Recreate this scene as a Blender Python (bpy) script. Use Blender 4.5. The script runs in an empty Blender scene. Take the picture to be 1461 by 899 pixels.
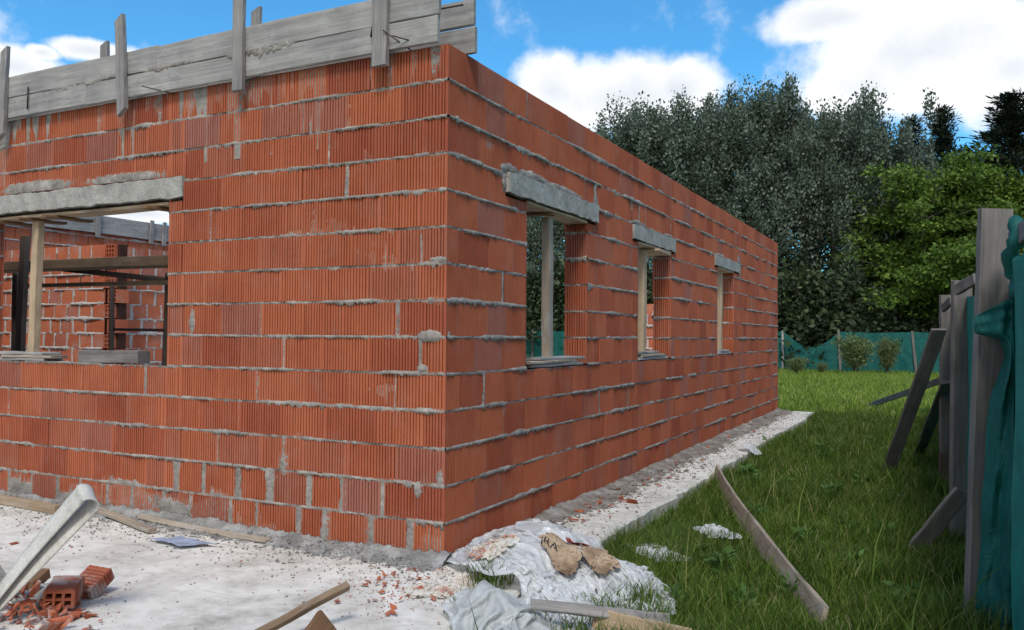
import bpy, bmesh, math, random
import numpy as np
from mathutils import Vector, Matrix

rnd = random.Random(7)
RS = np.random.RandomState(11)
S = bpy.context.scene
COL = S.collection

# ------------------------------------------------------------------ camera
F_PX, YAW, PITCH, ROLL = 1193.4, 0.468367, 0.0248859, 0.0073597
CAM = Vector((2.3458, -3.8528, 1.2114))
fw = Vector((-math.sin(YAW) * math.cos(PITCH), math.cos(YAW) * math.cos(PITCH), math.sin(PITCH)))
r0 = Vector((math.cos(YAW), math.sin(YAW), 0))
u0_ = r0.cross(fw)
rt = r0 * math.cos(ROLL) + u0_ * math.sin(ROLL)
up = -r0 * math.sin(ROLL) + u0_ * math.cos(ROLL)
cd = bpy.data.cameras.new('camera')
cam = bpy.data.objects.new('camera', cd)
COL.objects.link(cam)
cd.sensor_width = 36
cd.lens = 36 * F_PX / 1461
cd.clip_start, cd.clip_end = 0.05, 3000
M3 = Matrix((rt, up, -fw)).transposed()
cam.matrix_world = Matrix.Translation(CAM) @ M3.to_4x4()
S.camera = cam

# ------------------------------------------------------------------ light
SUN_EL, SUN_AZ = 54, 157          # azimuth of the sun, degrees clockwise from +Y
SKY_STRENGTH = 0.115
SUN_STRENGTH, SUN_ANGLE = 2.1, 14
S.view_settings.view_transform = 'Standard'
S.view_settings.look = 'None'
S.view_settings.exposure = 0.2
S.view_settings.gamma = 1.0
S.view_settings.use_curve_mapping = False


def pixdir(px, py):
    return fw + rt * ((px - 730.5) / F_PX) - up * ((py - 449.5) / F_PX)


def A(px, py, depth):
    return CAM + pixdir(px, py) * depth


def G(px, py, z=0.0):
    d = pixdir(px, py)
    return CAM + d * ((z - CAM.z) / d.z)


class NB:
    """small node builder"""
    def __init__(s, tree):
        s.t = tree
        s.n = tree.nodes
        s.l = tree.links

    def new(s, typ, **kw):
        n = s.n.new(typ)
        for k, v in kw.items():
            if k.startswith('i_'):
                key = k[2:]
                key = int(key) if key.isdigit() else key.replace('_', ' ')
                s.put(n.inputs[key], v)
            else:
                setattr(n, k, v)
        return n

    def put(s, sock, v):
        if isinstance(v, bpy.types.NodeSocket):
            s.l.new(v, sock)
        else:
            sock.default_value = v

    def math(s, op, a, b=None, c=None, clamp=False):
        n = s.n.new('ShaderNodeMath')
        n.operation = op
        n.use_clamp = clamp
        s.put(n.inputs[0], a)
        if b is not None:
            s.put(n.inputs[1], b)
        if c is not None:
            s.put(n.inputs[2], c)
        return n.outputs[0]

    def dot(s, a, b):
        n = s.n.new('ShaderNodeVectorMath')
        n.operation = 'DOT_PRODUCT'
        s.put(n.inputs[0], a)
        s.put(n.inputs[1], b)
        return n.outputs['Value']

    def vmul(s, a, b):
        n = s.n.new('ShaderNodeVectorMath')
        n.operation = 'MULTIPLY'
        s.put(n.inputs[0], a)
        s.put(n.inputs[1], b)
        return n.outputs[0]

    def noise(s, vec, scale, detail=4, rough=0.55, out='Fac', dist=0.0):
        n = s.n.new('ShaderNodeTexNoise')
        if vec is not None:
            s.l.new(vec, n.inputs['Vector'])
        n.inputs['Scale'].default_value = scale
        n.inputs['Detail'].default_value = detail
        n.inputs['Roughness'].default_value = rough
        n.inputs['Distortion'].default_value = dist
        return n.outputs[out]

    def ramp(s, fac, stops):
        n = s.n.new('ShaderNodeValToRGB')
        cr = n.color_ramp
        while len(cr.elements) < len(stops):
            cr.elements.new(0.5)
        for e, (p, c) in zip(cr.elements, stops):
            e.position = p
            e.color = (*c, 1) if len(c) == 3 else c
        s.put(n.inputs[0], fac)
        return n.outputs[0]

    def mix(s, fac, a, b, blend='MIX'):
        n = s.n.new('ShaderNodeMix')
        n.data_type = 'RGBA'
        n.blend_type = blend
        s.put(n.inputs[0], fac)
        for sock, v in ((n.inputs[6], a), (n.inputs[7], b)):
            if isinstance(v, tuple) and len(v) == 3:
                v = (*v, 1)
            s.put(sock, v)
        return n.outputs[2]

    def smooth(s, x, lo, hi):
        n = s.n.new('ShaderNodeMapRange')
        n.interpolation_type = 'SMOOTHSTEP'
        s.put(n.inputs[0], x)
        n.inputs[1].default_value = lo
        n.inputs[2].default_value = hi
        return n.outputs[0]


# ------------------------------------------------------------------ world: sky with clouds
W = bpy.data.worlds.new('World')
S.world = W
W.use_nodes = True
W.node_tree.nodes.clear()
nb = NB(W.node_tree)
sky = nb.new('ShaderNodeTexSky', sky_type='NISHITA', sun_disc=False)
sky.sun_elevation = math.radians(SUN_EL)
sky.sun_rotation = math.radians(SUN_AZ)
sky.air_density = 1.0
sky.dust_density = 0.3
sky.ozone_density = 2.0
tc = nb.new('ShaderNodeTexCoord')
D = tc.outputs['Generated']
blue = nb.mix(1.0, sky.outputs[0], (0.49, 1.23, 1.54, 1), 'MULTIPLY')
warp = nb.noise(D, 9.0, 5, 0.6, 'Color')
CLOUDS = [  # px, py, half width px, half height px
    (880, 140, 175, 66), (790, 130, 70, 60), (975, 130, 66, 50), (1325, 75, 190, 86), (1195, 26, 110, 38), (1240, 122, 115, 58), (1440, 100, 130, 90),
    (132, 72, 62, 18), (20, 95, 60, 30), (60, 75, 24, 12),
    (210, 305, 120, 14), (-200, 60, 170, 60), (1750, 40, 260, 110), (600, -640, 500, 150), (-700, -100, 400, 120)]
dens = None
for (px, py, w, h) in CLOUDS:
    c = pixdir(px, py).normalized()
    k = 1193.4 * math.cos(pixdir(px, py).angle(fw))
    ax = c.cross(Vector((0, 0, 1))).normalized()
    ay = ax.cross(c).normalized()
    a = nb.math('DIVIDE', nb.dot(D, tuple(ax)), w / F_PX)
    b = nb.math('DIVIDE', nb.dot(D, tuple(ay)), h / F_PX)
    q = nb.math('ADD', nb.math('MULTIPLY', a, a), nb.math('MULTIPLY', b, b))
    m = nb.math('SUBTRACT', 1.0, nb.math('SQRT', q))
    m = nb.math('MULTIPLY', nb.math('MAXIMUM', m, -1.5), nb.math('GREATER_THAN', nb.dot(D, tuple(c)), 0.2))
    m2 = nb.math('SUBTRACT', m, nb.math('MULTIPLY', nb.math('LESS_THAN', nb.dot(D, tuple(c)), 0.2), 1.5))
    dens = m2 if dens is None else nb.math('MAXIMUM', dens, m2)
n1 = nb.noise(D, 11.0, 9, 0.6)
n2 = nb.noise(D, 3.2, 3, 0.5)
sepD = nb.new('ShaderNodeSeparateXYZ', i_0=D)
# a broken cloud layer over the rest of the sky, thickest behind the photographer
back = nb.math('MULTIPLY', nb.dot(D, (0.3, -0.95, 0.1)), 0.9)
gen = nb.math('ADD', nb.math('MULTIPLY', nb.math('SUBTRACT', n2, 0.55), 2.0), back)
gen = nb.math('MULTIPLY', gen, nb.smooth(nb.dot(D, tuple(fw.normalized())), 0.55, 0.2))
dens = nb.math('MAXIMUM', dens, nb.math('SUBTRACT', gen, 0.1))
dn = nb.math('ADD', dens, nb.math('MULTIPLY', nb.math('SUBTRACT', n1, 0.5), 1.4))
cov = nb.smooth(dn, -0.05, 0.42)
shade = nb.smooth(nb.math('ADD', dn, nb.math('MULTIPLY', nb.math('SUBTRACT', nb.noise(D, 6.0, 5), 0.5), 1.6)), 0.2, 1.3)
ccol = nb.mix(shade, (8.4, 8.5, 8.7), (5.9, 6.3, 6.8))
skyc = nb.mix(cov, blue, ccol)
bg = nb.new('ShaderNodeBackground', i_0=skyc)
bg.inputs[1].default_value = SKY_STRENGTH
out = nb.new('ShaderNodeOutputWorld')
W.node_tree.links.new(bg.outputs[0], out.inputs[0])

ld = bpy.data.lights.new('sun', 'SUN')
ld.energy = SUN_STRENGTH
ld.angle = math.radians(SUN_ANGLE)
ld.color = (1.0, 0.955, 0.89)
sun = bpy.data.objects.new('sun', ld)
COL.objects.link(sun)
sd = Vector((math.sin(math.radians(SUN_AZ)) * math.cos(math.radians(SUN_EL)), math.cos(math.radians(SUN_AZ)) * math.cos(math.radians(SUN_EL)), math.sin(math.radians(SUN_EL))))
sun.rotation_euler = (-sd).to_track_quat('-Z', 'Y').to_euler()
sun.location = (0, -5, 20)


# ------------------------------------------------------------------ helpers
def tag(o, label=None, cat=None, group=None, kind=None):
    for k, v in (('label', label), ('category', cat), ('group', group), ('kind', kind)):
        if v:
            o[k] = v
    return o


def empty(name, loc, label, cat, group=None):
    o = bpy.data.objects.new(name, None)
    COL.objects.link(o)
    o.location = loc
    o.empty_display_size = 0.2
    return tag(o, label, cat, group)


def wloc(o):
    v = Vector((0, 0, 0))
    while o is not None:
        v = v + o.location
        o = o.parent
    return v


def mk(name, V, Fs, mat, parent=None, loc=None, attr=None, smooth=False):
    """V: world coordinates; Fs: list of index lists, or an (n,k) int array"""
    V = np.asarray(V, dtype=np.float64).reshape(-1, 3)
    base = np.array(wloc(parent)) if parent is not None else np.zeros(3)
    l = np.array(loc) if loc is not None else base
    me = bpy.data.meshes.new(name)
    P = V - l
    if isinstance(Fs, np.ndarray):
        n, k = Fs.shape
        me.vertices.add(len(P))
        me.vertices.foreach_set('co', P.astype(np.float32).ravel())
        me.loops.add(n * k)
        me.loops.foreach_set('vertex_index', Fs.astype(np.int32).ravel())
        me.polygons.add(n)
        me.polygons.foreach_set('loop_start', np.arange(0, n * k, k, dtype=np.int32))
        me.polygons.foreach_set('loop_total', np.full(n, k, dtype=np.int32))
        me.update(calc_edges=True)
        me.validate()
    else:
        me.from_pydata(P.tolist(), [], Fs)
        me.update()
    if attr is not None:
        at = me.attributes.new('lc', 'FLOAT_VECTOR', 'POINT')
        at.data.foreach_set('vector', np.asarray(attr, dtype=np.float32).ravel())
    if smooth:
        me.polygons.foreach_set('use_smooth', np.ones(len(me.polygons), dtype=bool))
    o = bpy.data.objects.new(name, me)
    COL.objects.link(o)
    if mat:
        me.materials.append(mat)
    if parent is not None:
        o.parent = parent
    o.location = l - base
    return o


def hash2(ix, iy, seed):
    h = (ix.astype(np.int64) * 374761393 + iy.astype(np.int64) * 668265263 + seed * 974634777) & 0xFFFFFFFF
    h = ((h ^ (h >> 13)) * 1274126177) & 0xFFFFFFFF
    h = h ^ (h >> 16)
    return (h & 0xFFFFFF) / float(0xFFFFFF)


def vn(x, y, seed=0):
    x, y = np.broadcast_arrays(np.asarray(x, float), np.asarray(y, float))
    ix = np.floor(x)
    iy = np.floor(y)
    fx = x - ix
    fy = y - iy
    fx = fx * fx * (3 - 2 * fx)
    fy = fy * fy * (3 - 2 * fy)
    a = hash2(ix, iy, seed)
    b = hash2(ix + 1, iy, seed)
    c = hash2(ix, iy + 1, seed)
    d = hash2(ix + 1, iy + 1, seed)
    return (a * (1 - fx) + b * fx) * (1 - fy) + (c * (1 - fx) + d * fx) * fy


def fbm(x, y, seed=0, o=4):
    s = 0
    a = 0.5
    t = 0
    for i in range(o):
        s = s + a * vn(np.asarray(x) * 2 ** i, np.asarray(y) * 2 ** i, seed + i * 17)
        t += a
        a *= 0.5
    return s / t


def board(name, p0, p1, wdir, w, t, mat, parent=None, bend=0.0, seg=10, rough=0.002, seed=None, bevel=0.004, cut=0.0, notch=0.0):
    """plank from p0 to p1 (centre line); wdir: direction of its width"""
    seed = rnd.randrange(10 ** 6) if seed is None else seed
    q = random.Random(seed)
    p0, p1 = Vector(p0), Vector(p1)
    ax = (p1 - p0)
    L = ax.length
    ax.normalize()
    wd = Vector(wdir)
    wd = (wd - ax * wd.dot(ax)).normalized()
    nd = ax.cross(wd).normalized()
    b = min(bevel, t * 0.3, w * 0.3)
    sec = [(-w / 2, -t / 2 + b), (-w / 2 + b, -t / 2), (w / 2 - b, -t / 2), (w / 2, -t / 2 + b), (w / 2, t / 2 - b), (w / 2 - b, t / 2), (-w / 2 + b, t / 2), (-w / 2, t / 2 - b)]
    V, Lc, Fs = [], [], []
    off = (q.uniform(0, 50), q.uniform(0, 50), q.uniform(0, 50))
    ph = q.uniform(0, 6.28)
    for i in range(seg + 1):
        f = i / seg
        bd = bend * math.sin(math.pi * f) + rough * math.sin(ph + f * 9)
        for (a, c) in sec:
            s = f * L
            if i == 0:
                s += cut * (a / w) + q.uniform(-1, 1) * notch
            if i == seg:
                s += cut * (a / w) + q.uniform(-1, 1) * notch
            a2 = a * (1 + q.uniform(-1, 1) * rough / w * 2)
            p = p0 + ax * s + wd * a2 + nd * (c + bd)
            V.append(p)
            Lc.append((s + off[0], a + off[1], c + off[2]))
    for i in range(seg):
        for j in range(8):
            k = (j + 1) % 8
            Fs.append([i * 8 + j, i * 8 + k, i * 8 + 8 + k, i * 8 + 8 + j])
    Fs.append([7, 6, 5, 4, 3, 2, 1, 0])
    e = seg * 8
    Fs.append([e + j for j in range(8)])
    loc = None if parent is not None else (p0 + p1) / 2
    return mk(name, [tuple(v) for v in V], Fs, mat, parent, loc, Lc)


def tubegeo(pts, rads, n=8, cap=True, base=0):
    V, Fs = [], []
    pts = [Vector(p) for p in pts]
    prev = None
    for i, p in enumerate(pts):
        d = (pts[min(i + 1, len(pts) - 1)] - pts[max(i - 1, 0)]).normalized()
        if prev is None:
            a = d.orthogonal().normalized()
        else:
            a = (prev - d * prev.dot(d)).normalized()
        prev = a
        b = d.cross(a)
        for j in range(n):
            t = 2 * math.pi * j / n
            V.append(tuple(p + (a * math.cos(t) + b * math.sin(t)) * rads[i]))
    for i in range(len(pts) - 1):
        for j in range(n):
            k = (j + 1) % n
            Fs.append([base + i * n + j, base + i * n + k, base + i * n + n + k, base + i * n + n + j])
    if cap:
        Fs.append([base + j for j in reversed(range(n))])
        e = (len(pts) - 1) * n
        Fs.append([base + e + j for j in range(n)])
    return V, Fs


def tube(name, pts, rad, mat, parent=None, n=8):
    rads = rad if isinstance(rad, (list, tuple)) else [rad] * len(pts)
    V, Fs = tubegeo(pts, rads, n)
    loc = None if parent is not None else Vector(pts[0])
    return mk(name, V, Fs, mat, parent, loc, smooth=True)


# ------------------------------------------------------------------ materials
def newmat(name):
    m = bpy.data.materials.new(name)
    m.use_nodes = True
    m.node_tree.nodes.clear()
    n = NB(m.node_tree)
    o = n.new('ShaderNodeOutputMaterial')
    return m, n, o


def finish(n, o, col, rough=0.9, bump=None, bstr=0.3, bdist=0.01, spec=0.3, **kw):
    p = n.new('ShaderNodeBsdfPrincipled')
    n.put(p.inputs['Base Color'], col if isinstance(col, bpy.types.NodeSocket) else (*col, 1))
    n.put(p.inputs['Roughness'], rough)
    p.inputs['Specular IOR Level'].default_value = spec
    for k, v in kw.items():
        n.put(p.inputs[k], v)
    if bump is not None:
        b = n.new('ShaderNodeBump')
        b.inputs['Strength'].default_value = bstr
        b.inputs['Distance'].default_value = bdist
        n.put(b.inputs['Height'], bump)
        n.l.new(b.outputs[0], p.inputs['Normal'])
    n.l.new(p.outputs[0], o.inputs[0])
    return p


def geo(n):
    return n.new('ShaderNodeNewGeometry')


def mat_brick(name, tint=1.0, dusty=0.25):
    m, n, o = newmat(name)
    g = geo(n)
    pos = g.outputs['Position']
    ri = g.outputs['Random Per Island']
    c = n.ramp(ri, [(0.0, (0.32 * tint, 0.080 * tint, 0.040 * tint)), (0.25, (0.395 * tint, 0.108 * tint, 0.050 * tint)), (0.75, (0.435 * tint, 0.125 * tint, 0.057 * tint)), (0.90, (0.36 * tint, 0.115 * tint, 0.066 * tint)), (1.0, (0.33 * tint, 0.125 * tint, 0.09 * tint))])
    v = n.noise(pos, 2.2, 4)
    c = n.mix(n.smooth(v, 0.35, 0.75), c, n.mix(1.0, c, (0.80, 0.74, 0.74), 'MULTIPLY'))
    fine = n.noise(n.vmul(pos, (60, 60, 9)), 1.0, 4, 0.65)
    c = n.mix(n.math('MULTIPLY', n.smooth(fine, 0.3, 0.8), 0.35), c, n.mix(1.0, c, (0.62, 0.58, 0.6), 'MULTIPLY'))
    d1 = n.noise(pos, 5.0, 6, 0.65)
    d2 = n.noise(n.vmul(pos, (45, 45, 3.5)), 1.0, 3)
    dust = n.math('MULTIPLY', n.smooth(n.math('ADD', d1, n.math('MULTIPLY', d2, 0.35)), 0.66, 0.9), dusty * 1.6)
    c = n.mix(dust, c, (0.36, 0.285, 0.25))
    finish(n, o, c, 0.88, n.noise(pos, 120, 4, 0.7), 0.25, 0.004, 0.25)
    return m


def mat_rock(name, stops, scale=7.0, bscale=60, bstr=0.5, bdist=0.01, rough=0.95, spec=0.2):
    m, n, o = newmat(name)
    pos = geo(n).outputs['Position']
    v = n.noise(pos, scale, 8, 0.62)
    c = n.ramp(v, stops)
    c2 = n.mix(n.smooth(n.noise(pos, scale * 9, 4, 0.7), 0.35, 0.75), c, n.mix(1.0, c, (0.7, 0.7, 0.7), 'MULTIPLY'))
    finish(n, o, c2, rough, n.noise(pos, bscale, 6, 0.7), bstr, bdist, spec)
    return m


def mat_wood(name, dark, light, splash=0.0, grain=1.0, rough=0.85):
    m, n, o = newmat(name)
    at = n.new('ShaderNodeAttribute', attribute_name='lc')
    v = at.outputs['Vector']
    g1 = n.noise(n.vmul(v, (1.3, 34, 34)), 1.0, 6, 0.65, dist=0.6)
    g2 = n.noise(n.vmul(v, (5, 150, 150)), 1.0, 3, 0.6)
    g3 = n.noise(v, 3.0, 5, 0.6)
    f = n.math('ADD', n.math('MULTIPLY', g1, 0.6), n.math('MULTIPLY', g2, 0.4))
    mid = tuple((a + b) / 2 for a, b in zip(dark, light))
    c = n.ramp(f, [(0.3, dark), (0.5, mid), (0.68, light)])
    c = n.mix(n.smooth(g3, 0.35, 0.7), c, n.mix(1.0, c, (0.72, 0.72, 0.74), 'MULTIPLY'))
    # dark drying cracks along the grain
    cr = n.noise(n.vmul(v, (0.9, 55, 10)), 1.0, 2, 0.5)
    c = n.mix(n.math('MULTIPLY', n.smooth(cr, 0.70, 0.76), 0.75 * grain), c, tuple(x * 0.3 for x in dark))
    if splash:
        s = n.noise(n.vmul(v, (4, 9, 9)), 1.0, 8, 0.7)
        c = n.mix(n.math('MULTIPLY', n.smooth(s, 0.52, 0.64), splash), c, (0.40, 0.395, 0.38))
    finish(n, o, c, rough, f, 0.4, 0.004, 0.25)
    return m


MB = mat_brick('brick', 1.04, 0.08)
MBI = mat_brick('brick_inner', 1.2, 0.3)
MBF = mat_brick('brick_broken', 1.0, 1.1)
MMORT = mat_rock('mortar', [(0.3, (0.17, 0.152, 0.134)), (0.55, (0.33, 0.30, 0.268)), (0.75, (0.49, 0.455, 0.41))], 9, 140, 0.7, 0.006)
MMORT_L = mat_rock('mortar_pale', [(0.3, (0.34, 0.32, 0.29)), (0.6, (0.52, 0.49, 0.45))], 9, 140, 0.5, 0.006)
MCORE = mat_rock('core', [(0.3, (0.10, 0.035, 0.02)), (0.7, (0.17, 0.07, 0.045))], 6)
MCONC = mat_rock('concrete', [(0.3, (0.27, 0.26, 0.235)), (0.5, (0.38, 0.365, 0.33)), (0.72, (0.48, 0.46, 0.42))], 8, 45, 0.7, 0.01)
W_GREY = mat_wood('wood_weathered', (0.21, 0.20, 0.19), (0.46, 0.44, 0.41), 0.5, 0.6)
W_BATT = mat_wood('wood_batten', (0.17, 0.158, 0.152), (0.39, 0.365, 0.345), 0.25, 0.8)
W_POST = mat_wood('wood_post', (0.11, 0.098, 0.09), (0.26, 0.237, 0.22), 0.0, 1.0)
W_DARK = mat_wood('wood_dark', (0.10, 0.07, 0.052), (0.21, 0.155, 0.12), 0.0, 1.0)
W_TAN = mat_wood('wood_tan', (0.28, 0.19, 0.115), (0.48, 0.36, 0.23), 0.25, 0.6)
W_PALE = mat_wood('wood_pale', (0.36, 0.25, 0.15), (0.58, 0.44, 0.29), 0.1, 0.6)
W_BROWN = mat_wood('wood_brown', (0.13, 0.065, 0.032), (0.27, 0.15, 0.08), 0.0, 1.0)
W_MID = mat_wood('wood_midbrown', (0.17, 0.105, 0.06), (0.34, 0.235, 0.15), 0.15, 0.8)
W_PLANK = mat_wood('wood_plank', (0.25, 0.195, 0.14), (0.50, 0.42, 0.325), 0.4, 0.8)


def mat_plain(name, col, rough=0.5, **kw):
    m, n, o = newmat(name)
    pos = geo(n).outputs['Position']
    c = n.mix(n.smooth(n.noise(pos, 14, 5), 0.3, 0.75), (*col, 1), tuple(x * 0.65 for x in col))
    finish(n, o, c, rough, **kw)
    return m


M_STEEL = mat_plain('rusty_steel', (0.06, 0.045, 0.04), 0.7, Metallic=0.5)


def mat_leaf(name, stops, trans=0.3, rough=0.5):
    m, n, o = newmat(name)
    g = geo(n)
    c = n.ramp(g.outputs['Random Per Island'], stops)
    v = n.noise(g.outputs['Position'], 0.7, 3)
    c = n.mix(n.smooth(v, 0.3, 0.7), c, n.mix(1.0, c, (0.7, 0.74, 0.7), 'MULTIPLY'))
    p = n.new('ShaderNodeBsdfPrincipled')
    n.put(p.inputs['Base Color'], c)
    p.inputs['Roughness'].default_value = rough
    p.inputs['Specular IOR Level'].default_value = 0.25
    t = n.new('ShaderNodeBsdfTranslucent')
    n.put(t.inputs[0], c)
    mx = n.new('ShaderNodeMixShader')
    mx.inputs[0].default_value = trans
    n.l.new(p.outputs[0], mx.inputs[1])
    n.l.new(t.outputs[0], mx.inputs[2])
    n.l.new(mx.outputs[0], o.inputs[0])
    return m


L_POP = mat_leaf('leaf_silver', [(0.0, (0.085, 0.115, 0.075)), (0.5, (0.135, 0.178, 0.122)), (0.75, (0.175, 0.22, 0.165)), (0.88, (0.21, 0.255, 0.205)), (1.0, (0.27, 0.31, 0.265))], 0.2, 0.45)
L_GRN = mat_leaf('leaf_green', [(0.0, (0.075, 0.125, 0.022)), (0.6, (0.14, 0.23, 0.034)), (1.0, (0.22, 0.32, 0.055))], 0.3)
L_CON = mat_leaf('needle_dark', [(0.0, (0.014, 0.022, 0.012)), (0.7, (0.03, 0.045, 0.024)), (1.0, (0.05, 0.06, 0.03))], 0.15)
L_BUSH = mat_leaf('leaf_bush', [(0.0, (0.12, 0.16, 0.06)), (0.6, (0.21, 0.26, 0.10)), (1.0, (0.33, 0.38, 0.18))], 0.3)
L_UND = mat_leaf('leaf_understory', [(0.0, (0.03, 0.045, 0.022)), (0.7, (0.06, 0.085, 0.04)), (1.0, (0.10, 0.135, 0.055))], 0.15)
L_GRASS = mat_leaf('grass_blade', [(0.0, (0.05, 0.10, 0.012)), (0.5, (0.105, 0.185, 0.023)), (0.80, (0.17, 0.255, 0.038)), (0.90, (0.22, 0.25, 0.06)), (1.0, (0.40, 0.34, 0.18))], 0.3, 0.6)
L_GRASS_LIT = mat_leaf('grass_blade_sunlit', [(0.0, (0.15, 0.23, 0.03)), (0.5, (0.25, 0.36, 0.045)), (0.85, (0.33, 0.42, 0.07)), (1.0, (0.45, 0.42, 0.17))], 0.35, 0.6)  # far grass: the sun beyond the cloud shadow is painted into lighter blade colours
L_WEED = mat_leaf('weed_leaf', [(0.0, (0.07, 0.15, 0.03)), (1.0, (0.13, 0.24, 0.06))], 0.3)
M_BARK = mat_rock('bark', [(0.3, (0.045, 0.038, 0.03)), (0.7, (0.13, 0.115, 0.10))], 5, 30, 0.8, 0.03)

m, n, o = newmat('shade_cloth')
pos = geo(n).outputs['Position']
cc = n.mix(n.smooth(n.noise(pos, 5, 5), 0.3, 0.7), (0.010, 0.18, 0.155), (0.007, 0.12, 0.105))
cc = n.mix(n.math('MULTIPLY', n.smooth(n.noise(n.vmul(pos, (3, 3, 60)), 1.0, 3), 0.55, 0.75), 0.35), cc, (0.03, 0.20, 0.19))
p = n.new('ShaderNodeBsdfPrincipled')
n.put(p.inputs['Base Color'], cc)
p.inputs['Roughness'].default_value = 0.6
b = n.new('ShaderNodeBump')
b.inputs['Strength'].default_value = 0.8
b.inputs['Distance'].default_value = 0.03
n.put(b.inputs['Height'], n.noise(n.vmul(pos, (14, 14, 7)), 1.0, 6, 0.6, dist=0.8))
n.l.new(b.outputs[0], p.inputs['Normal'])
t = n.new('ShaderNodeBsdfTranslucent')
n.put(t.inputs[0], cc)
mx = n.new('ShaderNodeMixShader')
mx.inputs[0].default_value = 0.35
n.l.new(p.outputs[0], mx.inputs[1])
n.l.new(t.outputs[0], mx.inputs[2])
n.l.new(mx.outputs[0], o.inputs[0])
M_CLOTH = m


def mat_plastic(name, col, alpha=0.12, rough=0.28):
    m, n, o = newmat(name)
    pos = geo(n).outputs['Position']
    c = n.mix(n.smooth(n.noise(pos, 6, 6), 0.5, 0.8), (*col, 1), tuple(x * 0.8 for x in col))
    p = n.new('ShaderNodeBsdfPrincipled')
    n.put(p.inputs['Base Color'], c)
    p.inputs['Roughness'].default_value = rough
    p.inputs['Specular IOR Level'].default_value = 0.9
    b = n.new('ShaderNodeBump')
    b.inputs['Strength'].default_value = 0.9
    b.inputs['Distance'].default_value = 0.02
    w = n.noise(pos, 16, 4, 0.55, dist=1.5)
    w2 = n.noise(n.vmul(pos, (1, 1.6, 1)), 38, 3, 0.5, dist=0.8)
    n.put(b.inputs['Height'], n.math('ADD', n.math('ABSOLUTE', n.math('SUBTRACT', w, 0.5)), n.math('MULTIPLY', n.math('ABSOLUTE', n.math('SUBTRACT', w2, 0.5)), 0.5)))
    n.l.new(b.outputs[0], p.inputs['Normal'])
    t = n.new('ShaderNodeBsdfTranslucent')
    n.put(t.inputs[0], c)
    mx = n.new('ShaderNodeMixShader')
    mx.inputs[0].default_value = 0.25
    n.l.new(p.outputs[0], mx.inputs[1])
    n.l.new(t.outputs[0], mx.inputs[2])
    tr = n.new('ShaderNodeBsdfTransparent')
    m2 = n.new('ShaderNodeMixShader')
    m2.inputs[0].default_value = alpha
    n.l.new(mx.outputs[0], m2.inputs[1])
    n.l.new(tr.outputs[0], m2.inputs[2])
    n.l.new(m2.outputs[0], o.inputs[0])
    return m


M_FILM = mat_plastic('white_film', (0.86, 0.865, 0.87), 0.22, 0.2)
M_FILM2 = mat_plastic('clear_film', (0.76, 0.78, 0.78), 0.30, 0.2)

m, n, o = newmat('kraft_paper')
pos = geo(n).outputs['Position']
cc = n.ramp(n.noise(pos, 7, 6), [(0.32, (0.17, 0.11, 0.07)), (0.5, (0.37, 0.265, 0.175)), (0.7, (0.50, 0.39, 0.28))])
finish(n, o, cc, 0.85, n.noise(pos, 40, 5), 0.4, 0.008)
M_KRAFT = m
m, n, o = newmat('printed_paper')
pos = geo(n).outputs['Position']
cc = n.ramp(n.noise(pos, 5.5, 6, 0.6, dist=0.6), [(0.40, (0.60, 0.57, 0.51)), (0.56, (0.55, 0.48, 0.40)), (0.62, (0.44, 0.17, 0.12)), (0.68, (0.50, 0.44, 0.38))])
finish(n, o, cc, 0.8, n.noise(pos, 40, 5), 0.4, 0.008)
M_PRINT = m
M_INK = mat_plain('dark_ink', (0.03, 0.03, 0.035), 0.7)
M_RED = mat_plain('red_print', (0.42, 0.07, 0.04), 0.7)

# slab: dusty white lime and cement over concrete
m, n, o = newmat('slab_dust')
pos = geo(n).outputs['Position']
a = n.noise(pos, 1.6, 8, 0.62)
b1 = n.noise(pos, 7.0, 8, 0.7)
f = n.math('ADD', n.math('MULTIPLY', a, 0.55), n.math('MULTIPLY', b1, 0.45))
cc = n.ramp(f, [(0.36, (0.37, 0.34, 0.29)), (0.46, (0.57, 0.535, 0.475)), (0.55, (0.72, 0.685, 0.62)), (0.7, (0.79, 0.76, 0.70))])
mk_ = n.noise(n.vmul(pos, (1.2, 3.4, 1)), 2.6, 6, 0.7, dist=1.5)
cc = n.mix(n.math('MULTIPLY', n.smooth(mk_, 0.54, 0.66), 0.4), cc, (0.40, 0.37, 0.325))
sp = n.noise(pos, 60, 4, 0.7)
cc = n.mix(n.math('MULTIPLY', n.smooth(sp, 0.60, 0.70), 0.55), cc, (0.26, 0.25, 0.235))
pk = n.noise(pos, 3.1, 6, 0.65)
cc = n.mix(n.math('MULTIPLY', n.smooth(pk, 0.62, 0.72), 0.45), cc, (0.50, 0.36, 0.29))
finish(n, o, cc, 0.95, n.math('ADD', n.math('MULTIPLY', b1, 1.0), n.math('MULTIPLY', sp, 0.3)), 0.5, 0.012, 0.15)
M_SLAB = m

# the soil and turf sheet
m, n, o = newmat('turf_ground')
pos = geo(n).outputs['Position']
f = n.math('ADD', n.math('MULTIPLY', n.noise(pos, 0.9, 6, 0.6), 0.6), n.math('MULTIPLY', n.noise(pos, 14, 5, 0.7), 0.4))
cc = n.ramp(f, [(0.36, (0.03, 0.045, 0.012)), (0.5, (0.06, 0.10, 0.018)), (0.6, (0.085, 0.13, 0.026)), (0.72, (0.14, 0.13, 0.06))])
finish(n, o, cc, 0.95, n.noise(pos, 40, 5, 0.7), 0.6, 0.03, 0.1)
M_TURF = m

# ------------------------------------------------------------------ setting: ground and slab
GZ = -0.10


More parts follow.
